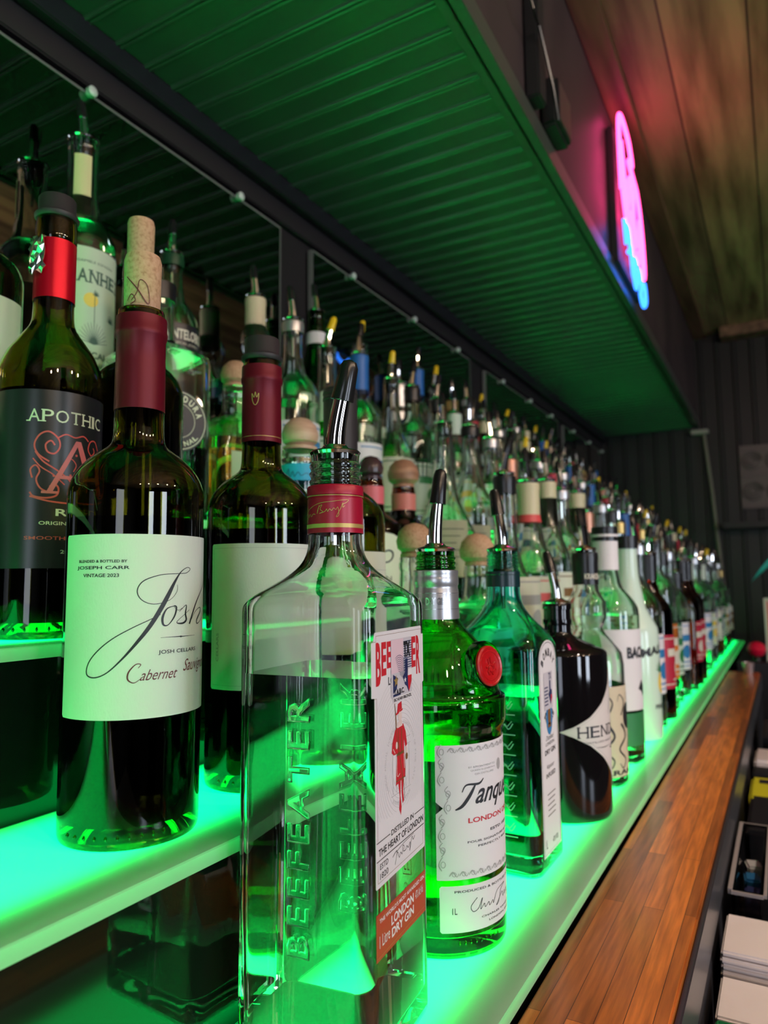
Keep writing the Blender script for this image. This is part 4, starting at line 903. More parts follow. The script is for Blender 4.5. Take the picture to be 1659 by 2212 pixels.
k = Ink(); k.text('PRODUCED & BOTTLED IN GREAT BRITAIN', d(-54), d(54), .0425, .0440, .01); k.text('CHARLES TANQUERAY & CO', d(-30), d(40), .0240, .0254, .01); k.text('LONDON, ENGLAND', d(-22), d(26), .0206, .0220, .01); k.text('1L', d(-56), d(-52), .0290, .0330)
k.stroke([(d(a), v) for a, v in [(-34, .038), (-40, .033), (-38, .0295), (-33, .031), (-29, .037), (-31, .030), (-27, .033), (-26, .0305), (-22, .033), (-21, .0305), (-17, .033), (-16, .031), (-10, .038), (4, .0395), (-4, .037), (-8, .030), (-12, .0285), (-2, .0345), (0, .031), (4, .034), (5, .031), (9, .034), (10, .031), (14, .034), (13, .028), (18, .033), (22, .035)]], .0004); k.build('lettering', I_black, lb, mpt, d(6))
dots(b, .0470, .010, tanqg, -50, 9, 5)

# ---- aqua square gin bottle
BB = [(0, .0392, .28), (.004, .0400, .28), (.1860, .0400, .28), (.1920, .0392, .32), (.1985, .0370, .42), (.2048, .0335, .55), (.2129, .0275, .75), (.2216, .0218, .95), (.2298, .0176, 1), (.2400, .0158, 1), (.2590, .0155, 1)]
BB = threads(BB, .2620, .2760, .0143, 4, .0007)+[(.2770, .0142), (.2790, .0144)]
b = empty('gin_bottle', place(1, .645, -.232), 'aqua blue square-shouldered gin bottle with tall arched white label', 'gin bottle')
bottle_glass(b, BB, bombg, .0038, .014, 8, 3, .150, gin)
shell(b, 'neck_band', [(.2450, .0160), (.2560, .0160), (.2565, .0164), (.2590, .0164), (.2595, .0158)], pbr('dark_teal_plastic', (.005, .03, .035), .3), 12)
pourer(b, .2790, .0144, .056, -.004, R(0), 'black', .9, 14)
mpb = planemap(0, .0403)
lb = Ink().poly([(-.0265, .0125), (.0265, .0125), (.0265, .178)]+[(.0265*math.cos(R(a)), .178+.0185*math.sin(R(a))) for a in range(15, 180, 15)]+[(-.0265, .178)]).build('front_label', P_white, b, mpb, None, .0003)
mpi = planemap(0, .04040)
k = Ink(); k.stroke([(-.0245, .0145), (.0245, .0145), (.0245, .178)]+[(.0245*math.cos(R(a)), .178+.0165*math.sin(R(a))) for a in range(15, 180, 15)]+[(-.0245, .178)], .0006, 1, True, False)
k.arc('BOMBAY', 0, .165, .0170, 155, 25, .0072, .05); k.arc('SAPPHIRE', 0, .140, .0185, 212, 328, .0070, .05, True)
k.text('Distilled', -.012, .012, .1085, .1125, 0, .4); k.text('LONDON', -.013, .013, .1040, .1068, .01); k.text('DRY GIN', -.016, .016, .0965, .1010, .03)
k.text('Vapour', -.011, .011, .083, .088, 0, .4); k.text('INFUSED', -.014, .014, .0765, .0805, .02)
for i in range(5): k.rect(-.012+.0015*(i % 2), .012-.0015*(i % 3), .062-i*.0045, .0628-i*.0045)
k.text('1L', -.020, -.016, .019, .026); k.text('47% VOL', .0, .017, .019, .0235); k.build('lettering', I_black, lb, mpi)
k = Ink(); k.disc(0, .128, .0095, .0155); k.build('blue_cameo', I_blue, lb, planemap(0, .04046)); k = Ink(); k.disc(0, .129, .0048, .0080); k.rect(-.005, .005, .119, .123); k.build('cameo_portrait', I_brown, lb, planemap(0, .04052))
sk = Ink().rect(-.014, .012, .135, .168).build('tax_stamp', M['stamp_paper'], b, planemap(0, .04058)); k = Ink(); k.poly([(-.001, .148), (.002, .151), (.002, .160), (.006, .160), (.006, .152), (.010, .151), (.010, .145), (.005, .138), (.001, .145)])
for i in range(6): k.rect(-.013, -.002, .139+i*.003, .1402+i*.003)
k.text('TX', .000, .009, .161, .167, .04); k.build('stamp_map', I_navy, sk, planemap(0, .04064)); k = Ink().poly([(.006, .147), (.010, .147), (.010, .144), (.006, .139)]); k.build('stamp_red', I_red, sk, planemap(0, .0407))
# frosted botanical engraving on the near side
k = Ink()
for r_ in range(7):
    v = .035+r_*.017
    for uu in (-.022, .008):
        k.stroke([(uu, v), (uu+.004, v+.006, 1.5), (uu+.008, v+.002), (uu+.012, v+.007)], .0008); k.stroke([(uu+.002, v+.008), (uu+.006, v+.004), (uu+.011, v+.009)], .0006)
    k.rect(-.022, -.008, v-.003, v-.0022); k.rect(.008, .022, v-.003, v-.0022)
k.build('engraving', pbr('frosted_engraving', (.35, .8, .65), .6), b, planemap(R(-90), .04025))

# ---- black apothecary gin bottle
HD = [(0, .0490), (.004, .0515), (.010, .0522), (.1680, .0524), (.1715, .0520), (.1745, .0495), (.1810, .0345), (.1870, .0215), (.1905, .0165), (.1940, .0150), (.2010, .0148), (.2015, .0158), (.2070, .0160), (.2075, .0150), (.2180, .0148), (.2185, .0160), (.2240, .0160), (.2250, .0150)]
b = empty('gin_bottle', place(1, .80, -.225), 'squat black apothecary gin bottle with pale diamond label', 'gin bottle')
bottle_glass(b, HD, blackglass, .004, .010, 14, 2)
pourer(b, .2250, .0150, .056, -.006, R(0), 'black', .9, 12)
rt = .0527; d = lambda a: deg(rt, a); mpt = cylmap(rt+.00012)
C1 = [(-76, .0932), (-60, .0985), (-40, .1075), (-20, .1210), (0, .1390), (14, .1560)]
top_ = [(d(a), v) for a, v in C1]+[(d(28-a), v) for a, v in reversed(C1[:-1])]; bot_ = [(d(28-a), .0932*2-v) for a, v in C1]+[(d(a), .0932*2-v) for a, v in reversed(C1[:-1])]
lb = wrap_label(b, rt, 0, 0, 0, 0, pbr('blush_paper', (.70, .66, .64), .55), 'diamond_label', poly=top_+bot_[1:-1])
k = Ink(); captext(k, "HENDRICK'S", d(-56), d(86), .0868, .0985, .0); k.text('GIN', d(-2), d(30), .0715, .0760, .01); k.stroke([(d(-32), .0765, .4), (d(-18), .0755, 1.4), (d(-4), .0765, .4)], .0006)
k.text('DISTILLED AND BOTTLED IN SCOTLAND', d(-48), d(76), .0810, .0828); k.build('lettering', I_black, lb, mpt, d(6))
k = Ink(); k.stroke([(u*.0+d(14)+(u-d(14))*.95, .0932+(v-.0932)*.93) for u, v in top_+bot_[1:-1]], .0003, 1, True, False); k.stroke([(d(-5), .108), (d(2), .122, 2), (d(10), .130), (d(18), .120, 2), (d(8), .112)], .0008); k.build('fine_border', I_grey, lb, mpt, d(6))
print('heroes done')
# ---- further bottle shapes --------------------------------------------------------
def prof(kind, H, r, rn=.0145):
    """outer profile (z, radius, roundness) for a bottle of height H"""
    if kind == 'spirit': hs = H*.62; P_ = [(0, r*.97, 1), (.004, r, 1), (hs, r, 1), (hs+.012, r*.95, 1), (hs+.026, r*.74, 1), (hs+.038, r*.52, 1), (hs+.052, rn*1.15, 1), (hs+.07, rn, 1)]
    elif kind == 'longneck': hs = H*.50; P_ = [(0, r*.97, 1), (.004, r, 1), (hs, r, 1), (hs+.02, r*.90, 1), (hs+.045, r*.60, 1), (hs+.07, rn*1.35, 1), (hs+.10, rn*1.05, 1)]
    elif kind == 'bulb': hs = H*.50; P_ = [(0, r*.97, 1), (.004, r, 1), (hs, r, 1), (hs+.02, r*.85, 1), (hs+.036, r*.55, 1), (hs+.045, rn*1.3, 1), (hs+.058, rn*1.65, 1), (hs+.078, rn*1.65, 1), (hs+.092, rn*1.1, 1)]
    elif kind == 'cone': P_ = [(0, r*.97, 1), (.004, r, 1), (H*.34, r, 1), (H*.42, r*.92, 1), (H*.52, r*.62, 1), (H*.62, r*.42, 1), (H*.78, rn*1.1, 1)]
    elif kind == 'squat': hs = H*.60; P_ = [(0, r*.95, 1), (.005, r, 1), (hs*.5, r*1.02, 1), (hs, r*.96, 1), (hs+.012, r*.82, 1), (hs+.022, r*.5, 1), (hs+.03, rn*1.1, 1)]
    elif kind == 'square': hs = H*.66; P_ = [(0, r*.95, .3), (.004, r, .3), (hs, r, .3), (hs+.010, r*.9, .4), (hs+.020, r*.62, .7), (hs+.028, rn*1.1, 1)]
    elif kind == 'flask': hs = H*.72; P_ = [(0, r*.96, .35, r*.6), (.005, r, .35, r*.62), (hs, r, .35, r*.62), (hs+.014, r*.90, .5, r*.55), (hs+.024, r*.5, .8, r*.4), (hs+.034, rn*1.1, 1, rn*1.1)]
    elif kind == 'tower': hs = H*.70; P_ = [(0, r*.9, 1), (.004, r*.93, 1), (hs*.6, r, 1), (hs, r*.98, 1), (hs+.014, r*.8, 1), (hs+.026, rn*1.4, 1), (hs+.04, rn, 1)]
    elif kind == 'vermouth': hs = H*.52; P_ = [(0, r*.97, 1), (.004, r, 1), (hs, r, 1), (hs+.02, r*.93, 1), (hs+.05, r*.66, 1), (hs+.085, r*.46, 1), (hs+.12, rn*1.1, 1)]
    else: P_ = [(0, r, 1), (H*.6, r, 1)]
    z = P_[-1][0]; tail = P_[-1][2:]
    four = len(P_[0]) == 4
    add = [(H-.016, rn), (H-.012, rn*1.05), (H-.007, rn*1.05), (H-.004, rn), (H, rn)]
    for a, q in add:
        if a > z+.004: P_.append((a, q, 1, q) if four else (a, q, 1))
    return P_
def build_bottle(name, kind, H, r, gmat, liq, fill, cap=None, label=None, stop=('pour', 'black'), rn=.0145, k=7, t=.003, band=None, loc=(0, 0, 0), lbl2=None, lab=(.18, .50), rz=0, sub=2, tagfrac=None):
    b = empty(name, loc, rz=rz); P_ = prof(kind, H, r, rn)
    bottle_glass(b, P_, gmat, t, .008, k, sub, H*fill if liq else None, liq)
    if cap: shell(b, 'neck_wrap', [(H-cap[1], rn*1.10), (H-.018, rn*1.09), (H-.010, rn*1.14), (H-.004, rn*1.10)], cap[0], k)
    if band: shell(b, 'neck_label', [(H-band[1]-band[2], lerp_prof(P_, H-band[1]-band[2])[1]+.0006), (H-band[1], lerp_prof(P_, H-band[1])[1]+.0006)], band[0], k)
    if label:
        z0, z1 = H*lab[0], H*lab[1]; rr_ = max(lerp_prof(P_, (z0+z1)/2)[1], lerp_prof(P_, z0)[1])
        if kind in ('square', 'flask'):
            m_ = planemap(0 if kind == 'square' else R(-90), (rr_ if kind == 'square' else rr_*.62)+.0004)
            lb = Ink().rect(-rr_*.66, rr_*.66, z0, z1).build('label', label, b, m_, None, .0003); hw = rr_*.66; mpl = planemap(0 if kind == 'square' else R(-90), (rr_ if kind == 'square' else rr_*.62)+.0006); st_ = None
        else:
            lb = wrap_label(b, rr_+.0004, -88, 72, z0, z1, label, step=10); hw = None; mpl = cylmap(rr_+.0006); st_ = .008
        if lbl2:
            q = Ink(); c = 0 if hw else deg(rr_, -8); w_ = hw*.8 if hw else deg(rr_, 62); dz = z1-z0
            q.rect(c-w_*.8, c+w_*.8, z0+dz*.60, z0+dz*.74); q.rect(c-w_, c+w_, z0+dz*.92, z0+dz*.94); q.rect(c-w_, c+w_, z0+dz*.07, z0+dz*.09); q.disc(c, z0+dz*.38, min(w_*.35, dz*.15)); q.rect(c-w_*.5, c+w_*.5, z0+dz*.15, z0+dz*.18)
            o = q.build('label_print', lbl2, lb, mpl, st_)
    if stop[0] == 'pour': pourer(b, H, rn*1.0, .05, random.choice((.004, .007, -.003)), R(random.uniform(-60, 60)), stop[1], .9, 8)
    elif stop[0] == 'ball': 
        rb_ = stop[2]; solid(b, 'ball_stopper', [(H+.0003, rn*.95), (H+.004, rn*.95), (H+.0045, rb_*.62), (H+.0045+rb_*.25, rb_*.93), (H+.0045+rb_*.65, rb_), (H+.0045+rb_*1.15, rb_*.86), (H+.0045+rb_*1.5, rb_*.52), (H+.0045+rb_*1.62, rb_*.12)], stop[1], 9)
    elif stop[0] == 'cap': solid(b, 'screw_cap', [(H-.018, rn*1.13), (H+.002, rn*1.13), (H+.003, rn*1.02)], stop[1], 8)
    return b
def named(b, label, cat='bottle', group=None): return tag(b, label, cat, group)
Bx = build_bottle
# second step: two round-cork tequilas, cone, cream-capped
named(Bx('tequila_bottle', 'squat', .172, .047, clear, gin, .5, None, P_cream, ('ball', cork, .0205), .017, 10, loc=place(2, .695), lbl2=I_green), 'squat clear tequila bottle with round cork ball, directly behind the green gin neck', 'tequila bottle')
named(Bx('tequila_bottle', 'squat', .166, .047, clear, gin, .5, None, P_cream, ('ball', cork, .0235), .017, 10, loc=place(2, .876), lbl2=I_green), 'squat clear tequila bottle with round cork ball, behind the aqua bottle pourer', 'tequila bottle')
named(Bx('rum_bottle', 'cone', .302, .047, clear, gin, .42, (capblk, .03), P_cream, ('pour', 'black'), .0150, 10, loc=place(2, .989), lbl2=I_grey), 'tall clear cone-shaped bottle with black cap ring on the second step', 'rum bottle')
named(Bx('rum_bottle', 'longneck', .305, .044, clear, gin, .45, (cream, .055), P_cream, ('pour', 'black'), .0158, 10, loc=place(2, 1.102), lbl2=I_coral, band=(I_coral, .055, .012)), 'clear long-necked bottle with cream and red neck wrap on the second step', 'rum bottle')
# middle step
b = Bx('tequila_bottle', 'squat', .190, .043, paleg, gin, .6, None, P_cream, ('ball', palewood, .0215), .021, 11, loc=place(3, .661), lbl2=I_green); named(b, 'pale bottle with blue neck band and wide turned pale wood knob', 'tequila bottle')
shell(b, 'blue_neck_band', [(.148, .0225), (.172, .0225)], pbr('sky_blue_paper', (.02, .42, .72), .5), 11); shell(b, 'steel_collar', [(.174, .0205), (.180, .0205)], chrome, 11)
k = Ink().stroke([(deg(.0229, a), v) for a, v in [(-95, .160), (-88, .166), (-85, .155), (-75, .163), (-70, .157), (-60, .162), (-50, .158), (-35, .161), (-20, .158)]], .0006).build('script', I_navy, [c for c in b.children if c.name.startswith('blue')][0], cylmap(.0228), .003)
for y_, lb_, bc, txt in ((.823, 'squat dark rum bottle with glossy dark round stopper and pink neck label', darkball, 'dark'), (.918, 'broad dark rum bottle with round brown stopper and pink neck label', woodball, 'Do')):
    b = Bx('dark_rum_bottle', 'squat', .176, .044, amberg, darkliq, .8, None, None, ('ball', bc, .0175 if txt == 'dark' else .0235), .0165, 11, loc=place(3, y_)); named(b, lb_, 'rum bottle')
    shell(b, 'pink_neck_label', [(.142, .0180), (.166, .0180)], I_pink if txt == 'dark' else pbr('salmon_paper', (.70, .22, .18), .5), 11)
    rr_ = .0452; dd_ = lambda a: deg(rr_, a)
    lb = wrap_label(b, rr_, 0, 0, 0, 0, P_cream, 'arched_label', poly=[(dd_(-85), .018), (dd_(0), .018), (dd_(0), .088)]+[(dd_(-42.5+42.5*math.cos(R(a))), .088+.014*math.sin(R(a))) for a in range(20, 180, 20)]+[(dd_(-85), .088)], step=10)
    q = Ink(); q.text('Dos' if txt == 'Do' else 'XO', dd_(-76), dd_(-20), .062, .080, .0, .3); q.build('lettering', I_black, lb, cylmap(rr_+.0002), .006); Ink().text('RON', dd_(-60), dd_(-25), .040, .046).build('rum_word', I_black, lb, cylmap(rr_+.0002), .006)
    q = Ink().disc(dd_(-42), .030, .006).disc(dd_(-42), .092, .0022); q.build('medallion', I_gold, lb, cylmap(rr_+.0002), .006)
hang = pbr('tan_price_tag', (.55, .52, .36), .7)
for y_, rim, kd, lab_, cp in ((1.063, .300, 'cone', 'tall clear cone bottle with paper price tag on the middle step', None), (1.180, .318, 'longneck', 'clear bottle with tan paper strip down its neck on the middle step', (capblk, .02))):
    b = Bx('mezcal_bottle', kd, rim, .050 if kd == 'cone' else .043, clear, gin, .4, cp, None, ('pour', 'black'), .015, 10, loc=place(3, y_)); named(b, lab_, 'mezcal bottle')
    lb = wrap_label(b, .0508 if kd == 'cone' else .0436, -85, -20, .045, .135, hang, 'price_tag', step=10); q = Ink()
    for i in range(6): q.rect(deg(.05, -80), deg(.05, -30-(i % 3)*8), .120-i*.011, .1212-i*.011)
    q.build('handwriting', I_black, lb, cylmap(.0511 if kd == 'cone' else .0439), .006)
# fourth step
b = Bx('tequila_bottle', 'square', .272, .048, clear, gin, .30, None, None, ('cap', capblk), .018, 9, loc=place(4, .565), rz=R(-18)); named(b, 'broad square clear tequila bottle with round black seal on its shoulder', 'tequila bottle')
mq = planemap(0, .0485); sl = Ink().disc(.004, .108, .034).build('black_seal', P_black, b, mq, None, .0004); q = Ink(); q.ring(.004, .108, .0318, .0318, .0008); q.ring(.004, .108, .019, .019, .0006); q.arc('HERRADURA', .004, .108, .0215, 170, 10, .0076, .04); q.arc('ORIGINAL', .004, .108, .029, 215, 325, .0055, .02, True); q.build('seal_lettering', I_cream, sl, planemap(0, .0491))
b = Bx('tequila_bottle', 'square', .185, .046, clear, gold, .60, None, P_mint, ('ball', cork, .020), .017, 9, loc=place(4, .700), rz=R(-20)); named(b, 'low square bottle of golden tequila seen between the two foil necks', 'tequila bottle')
# back step
b = Bx('mezcal_bottle', 'spirit', .365, .0405, clear, gin, .70, None, None, ('pour', 'black'), .0175, 12, loc=place(5, .541)); named(b, 'tall clear mezcal bottle with agave label and paper strip over its neck', 'mezcal bottle')
rr_ = .0410; dd_ = lambda a: deg(rr_, a)
lb = wrap_label(b, rr_, -110, 60, .068, .215, pbr('mint_paper', (.55, .68, .52), .6), step=8); mpl = cylmap(rr_+.0002)
q = Ink(); captext(q, 'BANHEZ', dd_(-58), dd_(48), .172, .188, .02); q.text('MEZCAL', dd_(-46), dd_(14), .083, .091, .03); q.text('ARTESANAL', dd_(-46), dd_(14), .073, .079, .02); q.text('ENSAMBLE ESPADIN', dd_(-50), dd_(22), .196, .199)
for cx_, cz_, s_, nn in ((-12, .100, .026, 15), (-55, .128, .012, 11), (-10, .158, .006, 9), (22, .132, .010, 9)):
    for i in range(nn): a = R(10+160*i/(nn-1)); q.stroke([(dd_(cx_), cz_), (dd_(cx_)+s_*.75*math.cos(a), cz_+s_*math.sin(a), .3)], .0013, smooth=False)
q.rect(dd_(-12.5), dd_(-11.5), .10, .165); q.rect(dd_(-55.4), dd_(-54.6), .128, .150)
for i in range(7): a = R(20+140*i/6); q.stroke([(dd_(-55), .150), (dd_(-55)+.008*math.cos(a), .150+.007*math.sin(a), .3)], .001, smooth=False)
q.build('lettering_and_agaves', pbr('slate_ink', (.05, .12, .09), .5), lb, mpl, dd_(8)); q = Ink().disc(dd_(-18), .152, .0085).build('sun', I_yellow, lb, cylmap(rr_+.00012), dd_(8))
ns = Ink().rect(deg(.0182, -70), deg(.0182, -5), .262, .340).build('neck_strip', pbr('straw_paper', (.66, .60, .32), .6), b, cylmap(.0184), .003, .0002)
lgc = pbr('deep_green_foil', (.01, .06, .025), .3)
b = Bx('mezcal_bottle', 'spirit', .282, .038, paleg, None, 0, (lgc, .02), None, ('pour', 'black'), .015, 11, loc=place(5, .688)); named(b, 'short green-tinted mezcal bottle with black label on the back step', 'mezcal bottle')
lb = wrap_label(b, .0385, -110, 60, .030, .172, P_black, step=8); q = Ink(); q.text('MONTELOBOS', deg(.0385, -66), deg(.0385, 42), .150, .164, .03); q.text('MEZCAL JOVEN', deg(.0385, -45), deg(.0385, 22), .142, .146); q.build('lettering', I_cream, lb, cylmap(.0387), .005)
q = Ink().rect(deg(.0385, -38), deg(.0385, 20), .105, .137).build('stamp', I_grey, lb, cylmap(.0387), .005); Ink().disc(deg(.0385, 8), .118, .004).build('stamp_red', I_red, lb, cylmap(.0389))
b = Bx('mezcal_bottle', 'bulb', .285, .040, clear, gin, .4, (cream, .07), P_cream, ('pour', 'black'), .0150, 10, loc=place(5, .869), lbl2=I_green); named(b, 'clear bottle with cream neck wrap on the back step beside the second foil neck', 'mezcal bottle')
b = Bx('vermouth_bottle', 'vermouth', .318, .040, glass('leaf_green_glass', (.06, .32, .04)), winel, .66, None, P_cream, ('pour', 'black'), .0150, 10, loc=place(5, 1.041), band=(P_white, .042, .022)); named(b, 'green vermouth bottle with white neck ring beside the far edge of the nearest mirror', 'vermouth bottle')
b = Bx('whiskey_bottle', 'bulb', .298, .043, clear, whisky, .80, None, None, ('pour', 'yellow'), .0155, 11, loc=place(5, 1.196), band=(I_red, .030, .006)); named(b, 'amber liqueur bottle with bulbed neck, red ring and yellow-tipped pourer', 'liqueur bottle')
lb = wrap_label(b, .0436, -62, 80, .018, .128, P_cream, step=8); q = Ink(); q.text('SOUTHERN', deg(.0436, -50), deg(.0436, 66), .088, .108, .05); q.text('COMFORT', deg(.0436, -40), deg(.0436, 60), .056, .076, .05); q.build('lettering', I_black, lb, cylmap(.0438), .005); Ink().disc(deg(.0436, 10), .034, .010).build('emblem', I_red, lb, cylmap(.0438), .005)
b = Bx('liqueur_bottle', 'cone', .262, .044, pbr('coffee_black_glass', (.012, .008, .01), .08), None, 0, (silver, .085), P_black, ('pour', 'black'), .017, 10, loc=place(5, 1.362), lbl2=I_grey, lab=(.1, .32)); named(b, 'black bottle with long flaring silver neck sleeve on the back step', 'liqueur bottle')
# front step, behind the black bottle
b = Bx('rum_bottle', 'bulb', .290, .0435, clear, darkliq, .12, (capblk, .045), None, ('pour', 'black'), .0150, 11, loc=place(1, .938)); named(b, 'clear spiced rum bottle with black neck, parchment label and ink tentacles', 'rum bottle')
lb = wrap_label(b, .0440, -100, 85, .012, .120, P_kraken, step=8); q = Ink(); rt = .044
for i in range(6):
    a0 = -78+i*28; q.stroke([(deg(rt, a0), .075, 2.4), (deg(rt, a0+12), .060, 2.2), (deg(rt, a0-6), .045, 1.8), (deg(rt, a0+10), .032, 1.4), (deg(rt, a0+2), .022, 1), (deg(rt, a0-6), .028, .6)], .0014)
    q.stroke([(deg(rt, a0), .085, 1.6), (deg(rt, a0+10), .100, 1.4), (deg(rt, a0-2), .110, .8), (deg(rt, a0-8), .102, .4)], .0014)
q.disc(deg(rt, 0), .083, .012, .016); q.text('KRAKEN', deg(rt, -60), deg(rt, 40), .0145, .0205, .03); q.build('tentacle_drawing', I_black, lb, cylmap(.0442), .005)
nk = [c for c in b.children if c.name.startswith('neck_wrap')][0]; q = Ink().text('KRAKEN', deg(.0167, -80), deg(.0167, 0), .252, .259, .02).build('lettering', I_cream, nk, cylmap(.01685), .003)
b = Bx('rum_bottle', 'spirit', .325, .0430, paleg, gin, .62, (P_white, .060), P_white, ('cap', capblk), .0165, 11, loc=place(1, 1.063), lab=(.22, .56)); named(b, 'white rum bottle with white neck wrap and black bat label on the front step', 'rum bottle')
lb = [c for c in b.children if c.name.startswith('label')][0]; q = Ink(); q.text('BACARDI', deg(.043, -46), deg(.043, 44), .142, .158, .05); q.poly([(deg(.043, -20), .100), (deg(.043, -8), .112), (deg(.043, 0), .104), (deg(.043, 8), .112), (deg(.043, 20), .100), (deg(.043, 8), .096), (deg(.043, 0), .088), (deg(.043, -8), .096)]); q.build('lettering', I_black, lb, cylmap(.0436), .005)
q = Ink().rect(deg(.043, -86), deg(.043, 70), .024, .068).build('green_band', I_green, b, cylmap(.0434), .006, .0002)
b = Bx('coconut_rum_bottle', 'longneck', .320, .0445, malibu, None, 0, None, None, ('cap', capblk), .0165, 11, loc=place(1, 1.225)); named(b, 'opaque white coconut rum bottle with palm and pineapple print', 'rum bottle')
q = Ink(); q.text('MALIBU', deg(.0445, -60), deg(.0445, 42), .128, .142, .04, slope=.15); q.text('PINEAPPLE', deg(.0445, -30), deg(.0445, 38), .048, .055, .02)
q.build('lettering', I_black, b, cylmap(.0448), .005)
q = Ink()
for i in range(9): a = R(20+140*i/8); q.stroke([(deg(.0445, -5), .104), (deg(.0445, -5)+.016*math.cos(a), .104+.018*math.sin(a), .3)], .0026, smooth=False)
q.build('palm_print', I_green, b, cylmap(.0448), .005); q = Ink().disc(deg(.0445, -2), .088, .012, .017).build('pineapple_print', I_yellow, b, cylmap(.0447), .005)

# ---- prototypes for the crowded far part of every step, copied one by one ----------
PR = []
def proto(name, cat, desc, *a, **kw):
    b = Bx(name, *a, **kw); b['category'] = cat; PR.append((b, desc))
S_ = dict(k=6, sub=2)
lg_ = M['leaf_green_glass']; purple = pbr('purple_paper', (.16, .08, .35), .5); blueP = pbr('blue_paper', (.02, .14, .45), .45); redP = pbr('red_paper', (.5, .02, .05), .5); orgP = pbr('orange_paper', (.75, .22, .03), .5); yelP = pbr('yellow_paper', (.75, .6, .05), .5)
ice = glass('ice_blue_glass', (.75, .9, 1.0)); purl = glass('purple_spirit', (.35, .15, .55), 1.36); blul = glass('blue_spirit', (.1, .4, .9), 1.36)
pb, py = ('pour', 'black'), ('pour', 'yellow')
proto('vodka_bottle', 'vodka bottle', 'clear vodka bottle with white label', 'spirit', .315, .039, clear, gin, .6, (silver, .02), P_white, pb, lbl2=I_blue, **S_)
proto('tequila_bottle', 'tequila bottle', 'clear tequila bottle with cream label', 'longneck', .30, .041, clear, gold, .5, None, P_cream, py, lbl2=I_green, **S_)
proto('vodka_bottle', 'vodka bottle', 'green-tinted bottle with mint label', 'tower', .31, .038, paleg, gin, .7, (capblk, .03), P_mint, pb, lbl2=I_green, **S_)
proto('liqueur_bottle', 'liqueur bottle', 'amber liqueur bottle with cream label', 'bulb', .29, .040, clear, whisky, .6, (goldf, .03), P_cream, pb, lbl2=I_brown, **S_)
proto('schnapps_bottle', 'schnapps bottle', 'clear schnapps bottle with blue neck wrap', 'spirit', .32, .038, clear, gin, .5, (blueP, .075), P_white, pb, lbl2=I_blue, **S_)
proto('liqueur_bottle', 'liqueur bottle', 'red liqueur bottle with white label', 'longneck', .30, .038, clear, redliq, .65, (redP, .05), P_white, pb, lbl2=I_red, **S_)
proto('vodka_bottle', 'vodka bottle', 'tall clear bottle with orange fruit label', 'tower', .33, .037, clear, gin, .6, None, orgP, pb, lbl2=I_cream, **S_)
proto('rum_bottle', 'rum bottle', 'dark rum bottle with red label', 'spirit', .30, .040, amberg, darkliq, .7, (capblk, .05), redP, pb, lbl2=I_cream, **S_)
proto('vodka_bottle', 'vodka bottle', 'pale blue bottle with purple label', 'spirit', .31, .038, ice, gin, .6, None, purple, pb, lbl2=I_cream, **S_)
proto('melon_liqueur_bottle', 'liqueur bottle', 'bright green liqueur bottle', 'cone', .30, .042, clear, glass('melon_spirit', (.25, .95, .15), 1.36), .6, None, P_mint, py, lbl2=I_green, **S_)
proto('whiskey_bottle', 'whiskey bottle', 'square whiskey bottle with black label', 'square', .27, .036, clear, whisky, .6, (capblk, .04), P_black, pb, lbl2=I_cream, **S_)
proto('tequila_bottle', 'tequila bottle', 'clear bottle with straw paper neck wrap', 'vermouth', .32, .039, clear, gin, .5, (cream, .08), P_cream, pb, lbl2=I_brown, **S_)
proto('vodka_bottle', 'vodka bottle', 'clear bottle with mint neck wrap', 'spirit', .30, .038, clear, gin, .55, (P_mint, .05), P_mint, pb, lbl2=I_yellow, **S_)
proto('cordial_bottle', 'cordial bottle', 'purple cordial bottle with copper neck', 'longneck', .29, .038, clear, purl, .6, (copper, .045), P_cream, pb, lbl2=I_navy, **S_)
used = set()
TOPPER = {0: 4}
counts = {}
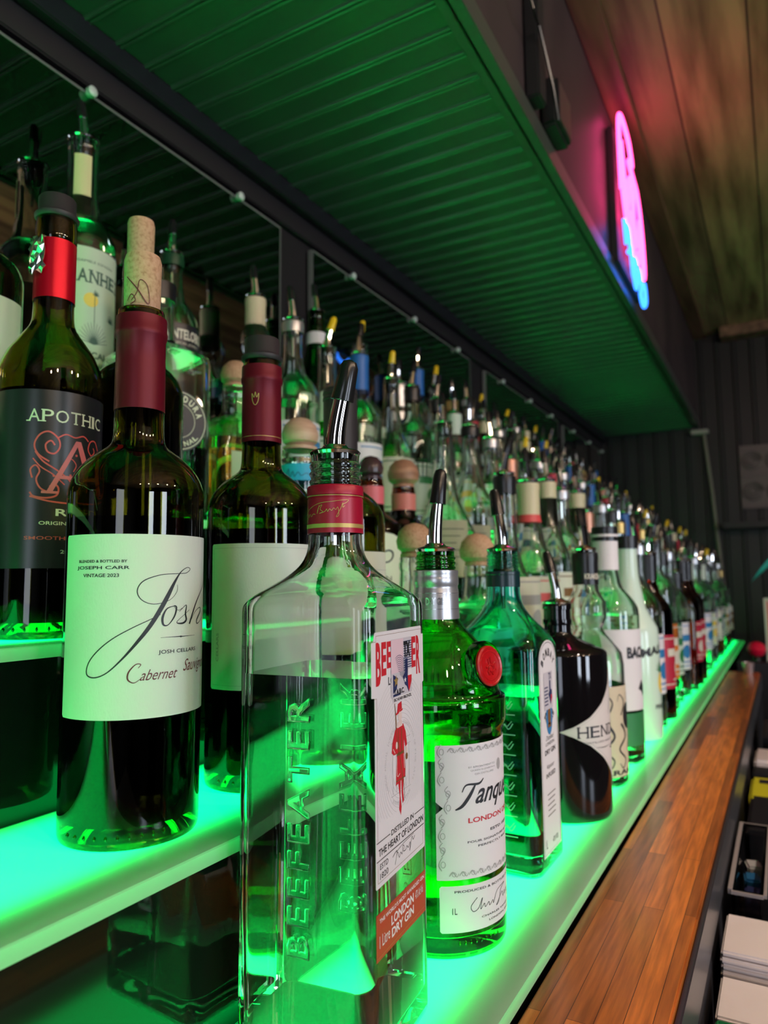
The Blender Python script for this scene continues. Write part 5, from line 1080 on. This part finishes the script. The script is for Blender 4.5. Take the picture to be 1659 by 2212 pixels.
def copy_tree(root, loc, rz):
    r = root.copy(); COL.objects.link(r); r.location = loc; r.rotation_euler = (0, 0, rz)
    for ch in root.children:
        c = ch.copy(); COL.objects.link(c); c.parent = r
        for g in ch.children:
            d_ = g.copy(); COL.objects.link(d_); d_.parent = c
    return r
ORD = ['nearest', 'second', 'third', 'fourth', 'fifth', 'sixth', 'seventh', 'eighth', 'ninth', 'tenth', 'eleventh', 'twelfth']
jobs = []
starts = {1: 1.325, 2: 1.210, 3: 1.290, 4: .82, 5: 1.455}
orders = {1: [0, 7, 6, 2, 0, 10, 7, 7, 12, 0, 2, 12, 8, 1, 0, 2, 12], 5: [4, 1, 3, 0, 1, 12, 9, 0, 11, 1, 4, 6, 2, 8, 5, 0, 3, 13], }
for t, ys in starts.items():
    y = ys; i = 0; last = -1
    while y < 3.24:
        seq = orders.get(t)
        pi_ = seq[i] if seq and i < len(seq) else random.choice([q for q in (0, 1, 2, 3, 3, 12, 12, 2, 0, 4, 5, 6, 7, 8, 9, 10, 11, 11, 13) if q != last])
        if t in (2, 3, 4) and random.random() < .28 and last != 0: pi_ = random.choice([0, 1, 2, 12])
        last = pi_; jobs.append((t, y, pi_)); i += 1; y += random.uniform(.092, .108)
per = {}
for t, y, pi_ in jobs: per.setdefault((t, pi_), []).append(y)
for t, y, pi_ in jobs:
    src, desc = PR[pi_]; lst = per[(t, pi_)]; k_ = lst.index(y)
    loc = (TX[t]+random.uniform(-.004, .004), y, TZ[t]+.0003); rz = random.uniform(-.35, .35)
    if pi_ not in used: used.add(pi_); b = src; b.location = loc; b.rotation_euler = (0, 0, rz)
    else: b = copy_tree(src, loc, rz)
    which = 'the only such' if len(lst) == 1 else ('%s of %d such' % (ORD[k_], len(lst)))
    b['label'] = '%s on the %s step, %s' % (desc, TN[t], which)
    b['group'] = 'bottles along the %s step' % TN[t]
for i_, (b, _) in enumerate(PR):
    if i_ not in used:
        for ch in list(b.children):
            for g in list(ch.children): bpy.data.objects.remove(g)
            bpy.data.objects.remove(ch)
        bpy.data.objects.remove(b)
print('all done', len(jobs))
